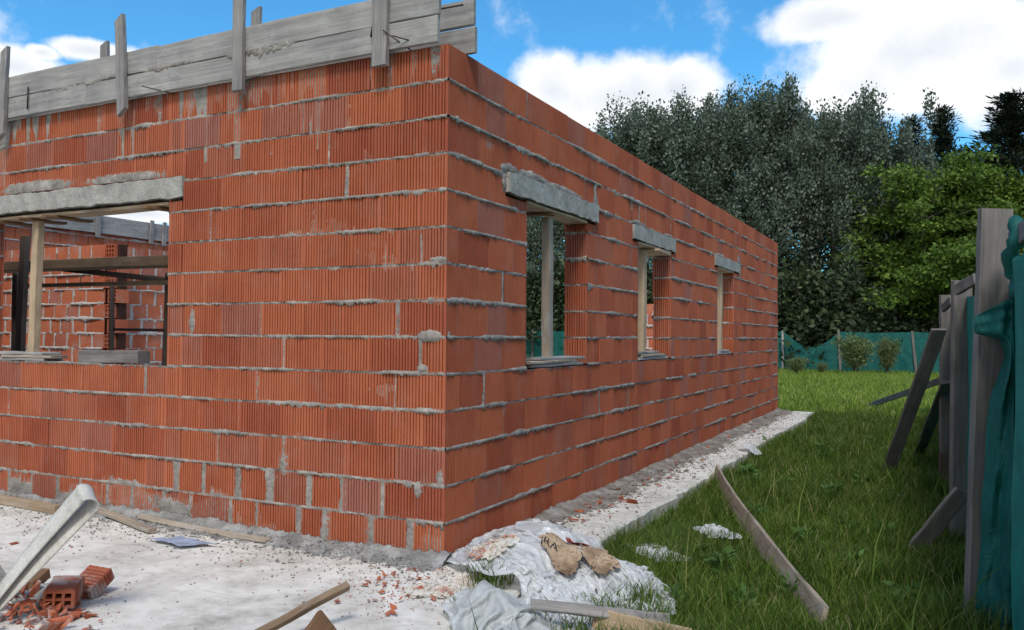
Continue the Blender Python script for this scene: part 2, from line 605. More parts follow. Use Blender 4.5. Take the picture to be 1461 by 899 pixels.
def grid(name, x0, x1, y0, y1, nx, ny, zf, mat, kind=None, **kw):
    xs = np.linspace(x0, x1, nx)
    ys = np.linspace(y0, y1, ny)
    X, Y = np.meshgrid(xs, ys, indexing='ij')
    Z = zf(X, Y)
    V = np.stack([X, Y, Z], -1).reshape(-1, 3)
    i = np.arange(nx - 1)[:, None] * ny + np.arange(ny - 1)[None, :]
    Fq = np.stack([i, i + ny, i + ny + 1, i + 1], -1).reshape(-1, 4)
    o = mk(name, V, Fq, mat, smooth=True, **kw)
    if kind:
        o['kind'] = kind
    return o


ground = mk('ground', [(-900, -900, GZ), (900, -900, GZ), (900, 1500, GZ), (-900, 1500, GZ)], [[0, 1, 2, 3]], M_TURF)
ground['kind'] = 'structure'

# concrete slab: ragged edge on the grass side
SLX = 0.575


def slab_edge(y):
    return SLX + 0.10 * (fbm(y * 1.3, 0.5, 3) - 0.5) + 0.07 * (fbm(y * 9, 3.5, 5) - 0.5)


ys = np.arange(-6, 10.66, 0.04)
xe = slab_edge(ys)
V, Fs = [], []
for y, x in zip(ys, xe):
    V += [(-14, y, 0), (-3, y, 0), (0.2, y, 0.0), (x - 0.012, y, 0.0), (x, y, -0.012), (x - 0.006, y, GZ - 0.04)]
for i in range(len(ys) - 1):
    for j in range(5):
        Fs.append([i * 6 + j, i * 6 + j + 1, i * 6 + 7 + j, i * 6 + 6 + j])
e = (len(ys) - 1) * 6
Fs.append([e, e + 5, e + 4, e + 3, e + 2, e + 1])
V += [(-14, 10.62, GZ - 0.04)]
slab = mk('concrete_slab', V, Fs, M_SLAB)
slab['kind'] = 'structure'

# ------------------------------------------------------------------ brick walls
RIB = 0.0198


class Wall:
    """a skin of ribbed hollow bricks with mortar, in (u, z, d) coordinates on a vertical plane"""
    def __init__(s, org, ud, nd):
        s.o, s.u, s.n = np.array(org, float), np.array(ud, float), np.array(nd, float)
        s.bV, s.bF = [], []
        s.mV, s.mF, s.mN = [], [], 0
        s.cV, s.cF = [], []

    def P(s, u, z, d):
        return s.o + s.u * u + s.n * d + np.array([0, 0, 1.0]) * z

    def brick(s, u0, u1, z0, z1, ribs=True, d0=0.0, tilt=0.0, back=0.016, cap0=True):
        pts = [(u0, 0.0)]
        if ribs:
            u = u0 + 0.006
            while u < u1 - 0.012:
                wg = 0.0066 + 0.0040 * rnd.random() * rnd.random()
                pit = RIB * rnd.uniform(0.92, 1.10)
                dg = 0.0105 + 0.004 * rnd.random()
                a, b = u + pit - wg, u + pit - 0.0004
                if b > u1 - 0.004:
                    break
                pts += [(a, 0.0), (a + 0.0009, -dg), (b - 0.0009, -dg), (b, 0.0)]
                u += pit
        pts.append((u1, 0.0))
        b = len(s.bV)
        n = len(pts)
        for (u, d) in pts:
            dd = d + d0 + tilt * (u - (u0 + u1) / 2)
            s.bV.append(s.P(u, z0, dd))
            s.bV.append(s.P(u, z1, dd))
            s.bV.append(s.P(u, z1, -back))
            s.bV.append(s.P(u, z0, -back))
        for i in range(n - 1):
            k = b + i * 4
            s.bF += [[k, k + 4, k + 5, k + 1], [k + 1, k + 5, k + 6, k + 2], [k, k + 3, k + 7, k + 4]]
        k = b
        if cap0:
            s.bF.append([k, k + 1, k + 2, k + 3])
        k = b + (n - 1) * 4
        s.bF.append([k, k + 3, k + 2, k + 1])

    def row(s, k, joints, u0, u1, openings, q, ribs=True, wide=None, corner=None, top=None):
        """joints: u of the vertical joints; wide: width of mortared vertical joints in this row"""
        za, zb = k * 0.2 + 0.007, (k + 1) * 0.2 - 0.007
        if k == 0:
            za = 0.0
        if top is not None:
            zb = min(zb, top)
        js = [u0] + [j for j in joints if u0 + 0.03 < j < u1 - 0.03] + [u1]
        for a, b in zip(js[:-1], js[1:]):
            g = (wide if wide else q.choice((0.0022, 0.003, 0.0055, 0.008))) / 2
            aa = a + (g if a > u0 else 0)
            bb = b - (g if b < u1 else 0)
            d0 = q.gauss(0, 0.0022)
            tl = q.gauss(0, 0.006)
            if corner is not None and (abs(a - corner) < 1e-6 or abs(b - corner) < 1e-6):
                d0, tl = 0.0, 0.0
            cuts = sorted(set([aa, bb] + [c for op in openings for c in (op[0], op[1]) if aa < c < bb]))
            for c0, c1 in zip(cuts[:-1], cuts[1:]):
                if c1 - c0 < 0.012:
                    continue
                cm = (c0 + c1) / 2
                free = [(za, zb)]
                for (oa, ob, oz, oZ) in openings:
                    if oa <= cm <= ob:
                        nf = []
                        for (p, r) in free:
                            if oz > p:
                                nf.append((p, min(r, oz)))
                            if oZ < r:
                                nf.append((max(p, oZ), r))
                        free = [f for f in nf if f[1] - f[0] > 0.02]
                for (p, r) in free:
                    s.brick(c0, c1, p, r, ribs, d0, tl, cap0=not (corner is not None and abs(c0 - corner) < 1e-6))

    def mortar(s, u0, u1, z1, du, dz, openings, seed, rows, amp=1.0, vert=(), blobs=(), smear=None, streak=None, z0=0.0, recess=0.35, flat=1.0):
        nu, nz = int((u1 - u0) / du) + 1, int((z1 - z0) / dz) + 1
        us = np.linspace(u0, u1, nu)
        zs = np.linspace(z0, z1, nz)
        U, Z = np.meshgrid(us, zs, indexing='ij')
        Dd = np.full(U.shape, -0.02)
        rr = fbm(U * 55, Z * 75, seed + 5, 3) - 0.5
        for k in rows:
            zc = k * 0.2 + 0.004 * (fbm(us * 2.1, k * 3.3, seed) - 0.5)
            # squeezed-out height along the joint, often proud, sometimes raked back
            h = -0.0002 + 0.044 * amp * (fbm(us * 3.3, k * 7.7 + 0.5, seed + 1, 4) - recess - 0.07) + 0.013 * (vn(us * 30, k * 5.1, seed + 2) - 0.5)
            h = np.clip(h * flat + (1 - flat) * 0.0035, -0.012, 0.012 * amp * flat)
            big = np.clip(fbm(us * 1.9, k * 3.7 + 0.2, seed + 15, 3) * 2.6 - 0.95, 0, 1)
            wu = 0.0065 + 0.003 * amp + 0.014 * vn(us * 11, k * 2.9, seed + 3) * big * amp + 0.003 * vn(us * 48, k * 2.1, seed + 13)
            teeth = np.clip(vn(us / 0.0150, k * 3.1, seed + 9) * 1.6 - 0.5, 0, 1)
            wd = 0.0075 + 0.002 * amp + (0.013 + 0.022 * big * amp) * teeth * (0.3 + 0.7 * vn(us * 13, k * 4.1, seed + 4)) + 0.018 * amp * np.clip(vn(us * 11, k * 4.1, seed + 14) * 2.2 - 1.35, 0, 1) * big
            dist = Z - zc[:, None]
            w = np.where(dist > 0, wu[:, None], wd[:, None])
            prof = 1 - (np.abs(dist) / w) ** 2
            d = np.where(prof > 0, (h[:, None] + 0.012) * np.sqrt(np.clip(prof, 0, 1)) - 0.012, -0.02) + 0.007 * rr * (prof > 0)
            d = np.where((np.abs(dist) < 0.010), np.maximum(d, -0.0125), d)
            Dd = np.maximum(Dd, d)
        for (k, u, w, ht) in vert:
            wl = w / 2 * (0.75 + 0.9 * (fbm(zs * 14, u * 3.1, seed + 21, 3) - 0.3))
            uc = u + 0.012 * (fbm(zs * 6, u * 1.3, seed + 22, 2) - 0.5)
            dist = np.abs(U - uc[None, :]) / np.maximum(wl[None, :], 0.003)
            band = (Z > k * 0.2 - 0.01) & (Z < k * 0.2 + 0.21)
            d = np.where(band & (dist < 1), (ht + 0.010) * np.sqrt(np.clip(1 - dist ** 2, 0, 1)) - 0.010 + 0.006 * rr, -0.02)
            Dd = np.maximum(Dd, d)
        for (u, z, ru, rz, ht) in blobs:
            q = ((U - u) / ru) ** 2 + ((Z - z) / rz) ** 2
            q = q * (0.55 + 1.1 * fbm(U * 28, Z * 28, seed + 31, 3))
            d = np.where(q < 1, (ht + 0.009) * np.clip(1 - q, 0, 1) ** 0.6 - 0.009 + 0.009 * rr, -0.02)
            Dd = np.maximum(Dd, d)
        if smear is not None:
            Dd = np.maximum(Dd, smear(U, Z, rr))
        if streak is not None:
            Dd = np.maximum(Dd, streak(U, Z, rr))
        for (oa, ob, oz, oZ) in openings:
            Dd[(U > oa - 1e-4) & (U < ob + 1e-4) & (Z > oz) & (Z < oZ)] = -1
        ok = Dd > -0.0135
        cell = (ok[:-1, :-1] & ok[1:, :-1] & ok[:-1, 1:] & ok[1:, 1:])
        # border vertices of the mortar field drop to the groove depth
        idx = np.cumsum(ok.ravel()).reshape(ok.shape) - 1
        Vv = s.o[None, :] + U[ok][:, None] * s.u + Z[ok][:, None] * np.array([0, 0, 1.0]) + Dd[ok][:, None] * s.n
        ii, jj = np.nonzero(cell)
        Fq = np.stack([idx[ii, jj], idx[ii + 1, jj], idx[ii + 1, jj + 1], idx[ii, jj + 1]], -1)
        s.mV.append(Vv)
        s.mF.append(Fq + s.mN)
        s.mN += len(Vv)

    def box(s, u0, u1, z0, z1, d0, d1):
        b = len(s.cV)
        for u in (u0, u1):
            for z in (z0, z1):
                for d in (d0, d1):
                    s.cV.append(s.P(u, z, d))
        s.cF += [[b + i for i in f] for f in ((0, 1, 3, 2), (4, 6, 7, 5), (0, 4, 5, 1), (2, 3, 7, 6), (0, 2, 6, 4), (1, 5, 7, 3))]

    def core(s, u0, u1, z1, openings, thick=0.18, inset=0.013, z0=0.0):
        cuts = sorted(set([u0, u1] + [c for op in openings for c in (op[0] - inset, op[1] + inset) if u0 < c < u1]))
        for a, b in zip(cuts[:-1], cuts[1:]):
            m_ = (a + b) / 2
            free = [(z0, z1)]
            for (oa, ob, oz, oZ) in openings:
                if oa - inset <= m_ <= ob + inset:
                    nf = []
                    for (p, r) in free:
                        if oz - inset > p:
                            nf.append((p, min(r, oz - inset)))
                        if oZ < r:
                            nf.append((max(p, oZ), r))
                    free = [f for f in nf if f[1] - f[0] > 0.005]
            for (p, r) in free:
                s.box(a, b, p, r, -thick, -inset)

    def build(s, name, house, label=None, mat=None, mort=None):
        V = s.bV
        o = mk(name, np.array(V), s.bF, mat or MB, house)
        if s.mV:
            mk('mortar', np.concatenate(s.mV), np.concatenate(s.mF), mort or MMORT, o, smooth=True)
        if s.cV:
            mk('wall_core', np.array(s.cV), s.cF, MCORE, o)
        return o


def joints(k, u0, u1, q, start, step=0.33, jit=0.012):
    out, u = [], start
    while u < u1:
        out.append(u + q.gauss(0, jit))
        u += step
    u = start - step
    while u > u0:
        out.append(u + q.gauss(0, jit))
        u -= step
    return sorted(out)


house = empty('brick_house', (0, 0, 0), 'unfinished one storey house of ribbed red hollow brick without a roof', 'house')
q = random.Random(5)
TOP = 2.8
# ---- front wall (u = -x, normal -y): u runs left from the corner
FW = Wall((0, 0, 0), (-1, 0, 0), (0, -1, 0))
f_open = [(2.12, 4.15, 1.0, 2.085)]
f_lint = [(1.99, 4.33, 2.07, 2.235)]
allo = f_open + f_lint
vert = []
for k in range(14):
    st = 0.16 if k % 2 else 0.33
    if k in (0, 1):
        st = 0.24 if k == 0 else 0.42
    js = joints(k, 0, 10, q, st, 0.27 if k < 2 else 0.33, 0.02)
    if k in (0, 1):
        js = [j for j in js if j > 0.2]
        js2 = js if k == 1 else js
        for j in js2:
            if k == 0 or j < 2.2:
                vert.append((k, j, 0.062 + q.uniform(-0.015, 0.035), 0.003))
    else:
        for j in js:
            if q.random() < 0.10:
                vert.append((k, j, 0.02 + q.random() * 0.02, 0.001))
    if k == 5:
        vert.append((5, 0.165, 0.03, 0.004))
    if k == 2:
        vert.append((2, 1.12, 0.04, 0.003))
    if k == 8:
        vert.append((8, 0.165, 0.02, 0.002))
    FW.row(k, js, 0.0, 10.0, allo, q, True, None, corner=0.0)


def f_smear(U, Z, rr):
    # cement washed into the grooves near the ground and thin patches here and there
    low = np.clip(1.25 - Z / 0.24, 0, 1)
    s_ = fbm(U * 2.4, Z * 5.0, 71, 4) - 0.035 + low * (0.15 + 0.24 * np.clip((U - 0.7) / 1.2, 0, 1) + 0.30 * vn(U * 2.1, Z * 0, 74)) - 0.76 + 0.16 * (vn(U * 62, Z * 3, 72) - 0.5)
    d = -0.0075 + 0.05 * s_ + 0.002 * rr
    return np.where(s_ > 0.0, np.clip(d, -0.0095, -0.0004 + 0.0035 * rr), -0.02)


def f_streak(U, Z, rr):
    # runs of cement milk down the grooves of the top course, from the beam form above
    t = np.clip((Z - 2.52) / 0.2, 0, 1)
    a = vn(U * 31, Z * 1.2, 81) * 0.6 + fbm(U * 2.2, Z * 0.8, 82, 3) * 0.75
    s_ = a - 0.80 + 0.30 * t + 0.10 * np.clip(1 - np.abs(U - 1.7) / 1.5, 0, 1)
    return np.where((s_ > 0) & (Z > 2.3), np.clip(-0.011 + 0.10 * s_, -0.0125, 0.0002 + 0.0022 * rr), -0.02)


blobs = [(0.105, 1.205, 0.085, 0.04, 0.016), (0.15, 1.03, 0.04, 0.03, 0.01), (0.03, 0.44, 0.03, 0.06, 0.006), (0.17, 0.37, 0.03, 0.05, 0.01), (1.12, 0.45, 0.05, 0.09, 0.005),
         (2.6, 2.26, 0.5, 0.05, 0.006), (3.5, 2.27, 0.6, 0.06, 0.006), (0.05, 1.62, 0.07, 0.025, 0.01), (0.12, 0.80, 0.1, 0.02, 0.014), (1.9, 1.29, 0.03, 0.1, 0.004), (0.95, 2.42, 0.02, 0.1, 0.003)]
FW.mortar(0.0, 4.6, 2.79, 0.0055, 0.0052, allo, 100, range(1, 14), 1.0, vert, blobs, f_smear, f_streak)
FW.mortar(4.6, 10.0, 2.79, 0.02, 0.008, allo, 100, range(1, 14), 1.0, [v for v in vert if v[1] > 4.6], (), f_smear, None)
FW.core(0.013, 10.0, 2.795, allo)
front = FW.build('wall', house)

# ---- side wall (u = y, normal +x)
SW = Wall((0, 0, 0), (0, 1, 0), (1, 0, 0))
SL = 10.62
s_open = [(0.985, 2.035, 1.0, 2.085), (3.245, 4.285, 1.0, 2.085), (6.27, 7.20, 1.0, 2.085)]
s_lint = [(0.69, 2.21, 2.07, 2.225), (3.10, 4.41, 2.045, 2.20), (6.14, 7.52, 2.055, 2.205)]
allo2 = s_open + s_lint
vert = []
for k in range(14):
    st = 0.13 if k % 2 == 0 else 0.33
    js = joints(k, 0, SL, q, st, 0.33, 0.012)
    for j in js:
        if q.random() < 0.08:
            vert.append((k, j, 0.02 + q.random() * 0.02, 0.001))
    SW.row(k, js, 0.0, SL, allo2, q, True, None, corner=0.0)
vert += [(11, 2.20, 0.06, 0.004), (11, 3.08, 0.03, 0.004), (11, 3.45, 0.04, 0.004), (10, 7.62, 0.09, 0.004)]


def s_smear(U, Z, rr):
    s_ = fbm(U * 2.0, Z * 4.5, 171, 4) - 0.765 + 0.10 * (vn(U * 62, Z * 3, 172) - 0.5)
    return np.where(s_ > 0.0, np.clip(-0.0075 + 0.04 * s_ + 0.002 * rr, -0.0075, 0.0), -0.02)


blobs2 = [(0.75, 2.24, 0.14, 0.04, 0.014), (1.1, 2.25, 0.3, 0.04, 0.010), (1.6, 2.24, 0.4, 0.04, 0.010), (2.22, 2.2, 0.06, 0.12, 0.008), (0.67, 2.15, 0.03, 0.06, 0.008),
          (3.3, 2.22, 0.25, 0.03, 0.006), (4.2, 2.21, 0.2, 0.025, 0.006), (7.5, 2.25, 0.1, 0.09, 0.008), (6.4, 2.21, 0.3, 0.03, 0.008), (0.03, 1.21, 0.02, 0.03, 0.006), (0.10, 2.4, 0.03, 0.035, 0.012)]
SW.mortar(0.0, 3.0, 2.79, 0.008, 0.0055, allo2, 200, range(1, 14), 1.5, vert, blobs2, s_smear, None, flat=0.55)
SW.mortar(3.0, SL, 2.79, 0.013, 0.006, allo2, 200, range(1, 14), 1.7, vert, blobs2, s_smear, None, flat=0.55)
SW.core(0.20, SL - 0.02, 2.795, allo2)
side = SW.build('wall', house)


# jambs of the openings
def jamb(org, ud, nd, width, z0, z1, seed):
    J = Wall(org, ud, nd)
    k0, k1 = int(z0 / 0.2 + 0.001), int(z1 / 0.2 + 0.99)
    qq = random.Random(seed)
    for k in range(k0, k1):
        za, zb = max(z0, k * 0.2 + 0.007), min(z1, k * 0.2 + 0.193)
        if zb - za > 0.02:
            J.brick(0.0, width, za, zb, True, qq.gauss(0, 0.0015), 0, 0.012)
    J.mortar(0.0, width, z1, 0.009, 0.006, [], seed, range(k0 + 1, k1), 1.3, z0=z0)
    return J


def jamb_mesh(J, wall):
    # bricks and mortar of a jamb in one mesh with two materials
    mv, mf = np.concatenate(J.mV), np.concatenate(J.mF)
    nb_ = len(J.bV)
    o = mk('jamb', np.concatenate([np.array(J.bV), mv]), [list(f) for f in J.bF] + (mf + nb_).tolist(), MB, wall)
    o.data.materials.append(MMORT)
    idx = np.zeros(len(o.data.polygons), dtype=np.int32)
    idx[len(J.bF):] = 1
    o.data.polygons.foreach_set('material_index', idx)


for i, (a, b, z0, z1) in enumerate(s_open):
    for J in (jamb((-0.18, b, 0), (1, 0, 0), (0, -1, 0), 0.18, z0, z1, 300 + i), jamb((0, a, 0), (-1, 0, 0), (0, 1, 0), 0.18, z0, z1, 320 + i)):
        jamb_mesh(J, side)
for J in (jamb((-4.15, 0.18, 0), (0, -1, 0), (1, 0, 0), 0.18, 1.0, 2.085, 340), jamb((-2.12, 0, 0), (0, 1, 0), (-1, 0, 0), 0.18, 1.0, 2.085, 341)):
    jamb_mesh(J, front)


# lintels: rough cast concrete
def rough_box(name, x0, x1, y0, y1, z0, z1, mat, parent, amp=0.006, step=0.03, seed=0):
    bm = bmesh.new()
    bmesh.ops.create_cube(bm, size=1.0)
    for v in bm.verts:
        v.co = Vector((x0 + (v.co.x + 0.5) * (x1 - x0), y0 + (v.co.y + 0.5) * (y1 - y0), z0 + (v.co.z + 0.5) * (z1 - z0)))
    for axis in range(3):
        es = [e for e in bm.edges if abs((e.verts[0].co - e.verts[1].co)[axis]) > 1e-6 and abs((e.verts[0].co - e.verts[1].co).length - abs((e.verts[0].co - e.verts[1].co)[axis])) < 1e-6]
        L = (x1 - x0, y1 - y0, z1 - z0)[axis]
        c = max(1, int(L / step))
        if c > 1:
            bmesh.ops.subdivide_edges(bm, edges=es, cuts=c - 1, use_grid_fill=True)
    for v in bm.verts:
        p = v.co
        d = Vector((fbm(p.y * 17 + p.z * 9, p.x * 17, seed), fbm(p.x * 17 + p.z * 7, p.y * 17, seed + 9), fbm(p.x * 17 + p.y * 17, p.z * 19, seed + 19))) - Vector((0.5, 0.5, 0.5))
        v.co = p + d * 2 * amp
    V = [tuple(v.co) for v in bm.verts]
    bm.verts.index_update()
    Fs = [[v.index for v in f.verts] for f in bm.faces]
    bm.free()
    return mk(name, V, Fs, mat, parent)


rough_box('lintel', -4.33, -1.99, -0.018, 0.18, 2.095, 2.228, MCONC, front, 0.012, 0.03, 3)
for i, (a, b, z0, z1) in enumerate(s_lint):
    rough_box('lintel', -0.18, 0.016 if i else 0.028, a, b, z0 + 0.022, z1 - 0.004, MCONC, side, 0.012, 0.03, 10 + i)

# ---- other walls of the house: plainer, further off
qi = random.Random(17)


def plain_wall(org, ud, nd, L, rows, openings=(), thick=0.18, seed=0, vw=0.046, du=0.014, steps=0.25, toothed=False):
    w = Wall(org, ud, nd)
    vt = []
    for k in range(rows):
        st = 0.0 if k % 2 else steps / 2
        js = [st + i * steps + qi.gauss(0, 0.012) for i in range(1, int(L / steps) + 1)]
        u_a = (0.0 if k % 2 else 0.06) if toothed else 0.0
        w.row(k, js, u_a, L, list(openings), qi, False, 0.012)
        vt += [(k, j, vw * qi.uniform(0.8, 1.5), 0.006) for j in js if j < L - 0.05]
    w.mortar(0.0, L, rows * 0.2 - 0.01, du, 0.008, list(openings), seed, range(1, rows), 2.4, vt, recess=0.28)
    w.core(0.02, L - 0.02, rows * 0.2 - 0.01, list(openings), thick)
    return w


# inner partition corner seen through the front window
PX, PY = -7.54, 3.64
w1 = plain_wall((PX, PY, 0), (-1, 0, 0), (0, -1, 0), 2.35, 12, seed=410)
partition = w1.build('partition_wall', house, mat=MBI, mort=MMORT_L)
w2 = plain_wall((PX, PY + 0.19, 0), (0, 1, 0), (1, 0, 0), 3.2, 12, seed=420)
w2b = w2.build('partition_wall', house, mat=MBI, mort=MMORT_L)
# the open ends of the hollow bricks at the partition corner
V, Fs = [], []


def addbox(V, Fs, x0, x1, y0, y1, z0, z1):
    b = len(V)
    for x in (x0, x1):
        for y in (y0, y1):
            for z in (z0, z1):
                V.append((x, y, z))
    Fs += [[b + i for i in f] for f in ((0, 1, 3, 2), (4, 6, 7, 5), (0, 4, 5, 1), (2, 3, 7, 6), (0, 2, 6, 4), (1, 5, 7, 3))]


for k in range(12):
    ox = PX + (0.0 if k % 2 else 0.06)
    z0, z1 = k * 0.2 + 0.01, k * 0.2 + 0.19
    for i in range(4):
        x = ox + 0.012 + i * 0.053
        addbox(V, Fs, x, x + 0.010, PY - 0.004, PY + 0.185, z0, z1)
    for i in range(4):
        z = z0 + i * (z1 - z0 - 0.01) / 3
        addbox(V, Fs, ox + 0.022, ox + 0.171, PY - 0.002, PY + 0.185, z, z + 0.010)
mk('hollow_brick_end', V, Fs, MBI, partition)
V, Fs = [], []
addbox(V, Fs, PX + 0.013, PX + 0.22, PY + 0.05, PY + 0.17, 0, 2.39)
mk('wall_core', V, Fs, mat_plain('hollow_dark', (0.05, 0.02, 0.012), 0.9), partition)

# far left wall, its inner face to +x
w3 = plain_wall((-10, 0.2, 0), (0, 1, 0), (1, 0, 0), SL - 0.4, 15, seed=430, vw=0.008)
w3.build('wall', house, mat=MBI, mort=MMORT_L)
# back wall: part height, with a doorway
w4 = plain_wall((-9.98, SL - 0.18, 0), (1, 0, 0), (0, -1, 0), 5.1, 14, seed=440)
w4.build('wall', house, mat=MBI, mort=MMORT_L)
w5 = plain_wall((-3.45, SL - 0.18, 0), (1, 0, 0), (0, -1, 0), 3.25, 9, seed=450, vw=0.05)
w5.build('wall', house, mat=MBI, mort=MMORT_L)
# inner faces behind the side wall and the front wall
w6 = plain_wall((-0.185, 0.3, 0), (0, 1, 0), (-1, 0, 0), SL - 0.6, 13, [(o_[0] - 0.3, o_[1] - 0.3, o_[2], 2.24) for o_ in s_open], 0.012, seed=460, du=0.05)
w6.cV, w6.cF = [], []
w6.build('inner_face', house, mat=MBI, mort=MMORT_L)

# ------------------------------------------------------------------ beam formwork on the front wall
fwk = empty('beam_formwork', (-2, -0.02, 2.79), 'grey plank formwork with upright battens nailed along the top of the front brick wall', 'formwork', 'ring beam formwork')
FD = -0.038
segs = [(-0.04, -2.9), (-2.9, -6.2), (-6.2, -10.0)]
for (a, b) in segs:
    board('board', (a, FD, 2.868), (b, FD, 2.862), (0, 0, 1), 0.148, 0.026, W_GREY, fwk, rough=0.003, seg=24)
for (a, b) in [(-0.03, -2.2), (-2.2, -5.1), (-5.1, -10.0)]:
    board('board', (a, FD - 0.003, 3.024), (b, FD - 0.003, 3.018), (0, 0, 1), 0.155, 0.026, W_GREY, fwk, rough=0.003, seg=24)
# inner side of the beam form
board('board', (0.055, 0.205, 2.87), (-9.8, 0.205, 2.865), (0, 0, 1), 0.15, 0.026, W_GREY, fwk, seg=24)
board('board', (0.045, 0.202, 3.03), (-9.8, 0.202, 3.02), (0, 0, 1), 0.15, 0.026, W_GREY, fwk, seg=24)
for (x, z0, z1, w, ln) in [(-3.80, 2.655, 3.30, 0.072, 0.012), (-2.52, 2.69, 3.325, 0.078, -0.02), (-1.46, 2.70, 3.50, 0.082, 0.0), (-0.40, 2.705, 3.34, 0.098, 0.0), (-5.3, 2.66, 3.35, 0.08, 0.01), (-6.9, 2.66, 3.3, 0.08, 0.01), (-8.5, 2.66, 3.3, 0.08, 0.0)]:
    board('batten', (x - ln, FD - 0.033, z0), (x + ln, FD - 0.033, z1), (1, 0, 0), w, 0.034, W_BATT, fwk, cut=0.05 if x < -2 else 0.0, notch=0.004)
for x in (-1.62, -3.1, -5.0, -7.0):
    board('batten', (x, 0.24, 2.6), (x, 0.24, 3.34), (1, 0, 0), 0.075, 0.03, W_BATT, fwk, cut=0.03)
# short bars driven between the boards and tie wires
for (px, ya, yb, dx) in [(40, 124, 156, 1), (172, 94, 132, 0), (342, 58, 88, 2), (536, 12, 53, 7)]:
    d0 = pixdir(px, ya)
    t0 = (FD - 0.028 - CAM.y) / d0.y
    pa = CAM + d0 * t0
    d1 = pixdir(px - dx, yb)
    pb = CAM + d1 * ((FD - 0.03 - CAM.y) / d1.y)
    tube('tie_bar', [pa, pb], 0.0055, M_STEEL, fwk, 6)
for (a, b) in [((203, 123), (248, 134)), ((546, 43), (588, 73)), ((560, 51), (600, 62))]:
    d0, d1 = pixdir(*a), pixdir(*b)
    tube('tie_wire', [CAM + d0 * ((FD - 0.06 - CAM.y) / d0.y), CAM + d1 * ((-0.02 - CAM.y) / d1.y)], 0.0035, M_STEEL, fwk, 6)
tube('tie_bar', [(-0.10, FD + 0.0, 2.975), (0.09, 0.0, 2.99)], 0.005, M_STEEL, fwk, 6)
# cement crusts squeezed out of the board joint
for (xa, xb, zt, drop, sd_) in [(-0.95, -1.62, 2.955, 0.10, 3), (-2.62, -3.0, 2.95, 0.05, 5), (-1.9, -2.35, 2.95, 0.06, 8), (-3.0, -3.3, 2.945, 0.05, 9)]:
    nx, nz = int(abs(xb - xa) / 0.008), 26
    xs = np.linspace(xa, xb, nx)
    V, Fs = [], []
    prof = np.clip(fbm(xs * 6, 0.3, 900 + sd_, 3) * 1.5 - 0.35, 0, 1) * (0.35 + 0.65 * vn(xs * 55, 0.2, 910 + sd_)) * np.sin(np.linspace(0, np.pi, nx)) ** 0.5
    for i, x in enumerate(xs):
        for j in range(nz):
            f = j / (nz - 1)
            z = zt + 0.012 - f * (0.014 + drop * prof[i])
            thick = 0.010 * (0.3 + prof[i]) * math.sin(math.pi * min(1, f * 0.93 + 0.03)) ** 0.6 * (0.5 + float(vn(x * 90, z * 70, 77)))
            V.append((x, FD - 0.0135 - thick + 0.002, z))
    for i in range(nx - 1):
        for j in range(nz - 1):
            Fs.append([i * nz + j, i * nz + nz + j, i * nz + nz + j + 1, i * nz + j + 1])
    mk('cement_crust', V, Fs, MMORT, fwk, smooth=True)

fw2 = empty('beam_formwork', (-9.95, 5, 2.82), 'grey plank formwork on the far inner wall seen through the wide front window', 'formwork', 'ring beam formwork')
for (a, b) in [(0.3, 3.6), (3.6, 6.1), (6.1, 10.2)]:
    board('board', (-9.96, a, 2.925), (-9.96, b, 2.93), (0, 0, 1), 0.15, 0.026, W_GREY, fw2, seg=12)
    board('board', (-9.963, a + 0.2, 3.075), (-9.963, b + 0.2, 3.075), (0, 0, 1), 0.15, 0.026, W_GREY, fw2, seg=12)
for y in (2.2, 5.3, 6.35, 6.62, 8.4):
    board('batten', (-9.925, y, 2.78), (-9.925, y + 0.02, 3.19), (0, 1, 0), 0.075, 0.03, W_BATT, fw2)


# ------------------------------------------------------------------ props, sill boards, scaffold
def top(o, label, cat, group=None):
    return tag(o, label, cat, group)


GP = 'timber props under the lintels'
top(board('timber_prop', (-3.63, 0.09, 1.045), (-3.60, 0.09, 2.035), (1, 0, 0), 0.07, 0.055, W_PALE), 'pale squared timber prop standing in the wide front window under its lintel', 'prop', GP)
top(board('timber_prop', (-0.09, 1.515, 1.05), (-0.09, 1.505, 2.045), (0, 1, 0), 0.075, 0.06, W_PLANK), 'greyish timber prop with dark nail marks in the nearest window of the shaded side wall', 'prop', GP)
top(board('timber_prop', (-0.09, 3.64, 1.06), (-0.09, 3.66, 2.02), (0, 1, 0), 0.09, 0.06, W_PALE), 'light tan timber prop in the middle window of the side wall', 'prop', GP)
top(board('timber_prop', (-0.09, 6.78, 1.06), (-0.09, 6.80, 2.03), (0, 1, 0), 0.085, 0.06, W_PALE), 'light tan timber prop in the farthest window of the side wall', 'prop', GP)
# shuttering boards under the lintels
GS = 'shuttering boards under the lintels'
top(board('shutter_board', (-4.12, 0.085, 2.063), (-2.14, 0.085, 2.063), (0, 1, 0), 0.15, 0.022, W_TAN), 'long tan shuttering board under the lintel of the wide front window', 'board', GS)
for x, sd_ in ((-2.28, 1), (-3.32, 2), (-3.62, 3), (-3.95, 4)):
    top(board('cross_piece', (x, -0.06, 2.041), (x + 0.05, 0.28, 2.041), (1, 0, 0), 0.07, 0.02, W_BROWN), ['short brown cross piece at the right end under the wide front window lintel', 'short brown cross piece right of the pale prop under the front lintel', 'short brown cross piece resting on top of the pale prop in the front window', 'short brown cross piece left of the pale prop under the front lintel'][sd_ - 1], 'wood piece', 'cross pieces under the front lintel')
for (a, b, z), lb in zip([(1.0, 2.02, 2.075), (3.26, 4.27, 2.05), (6.29, 7.19, 2.06)], ['nearest', 'middle', 'farthest']):
    top(board('shutter_board', (-0.075, a, z), (-0.075, b, z), (1, 0, 0), 0.16, 0.02, W_PALE), 'pale shuttering board under the lintel of the %s side wall window' % lb, 'board', GS)
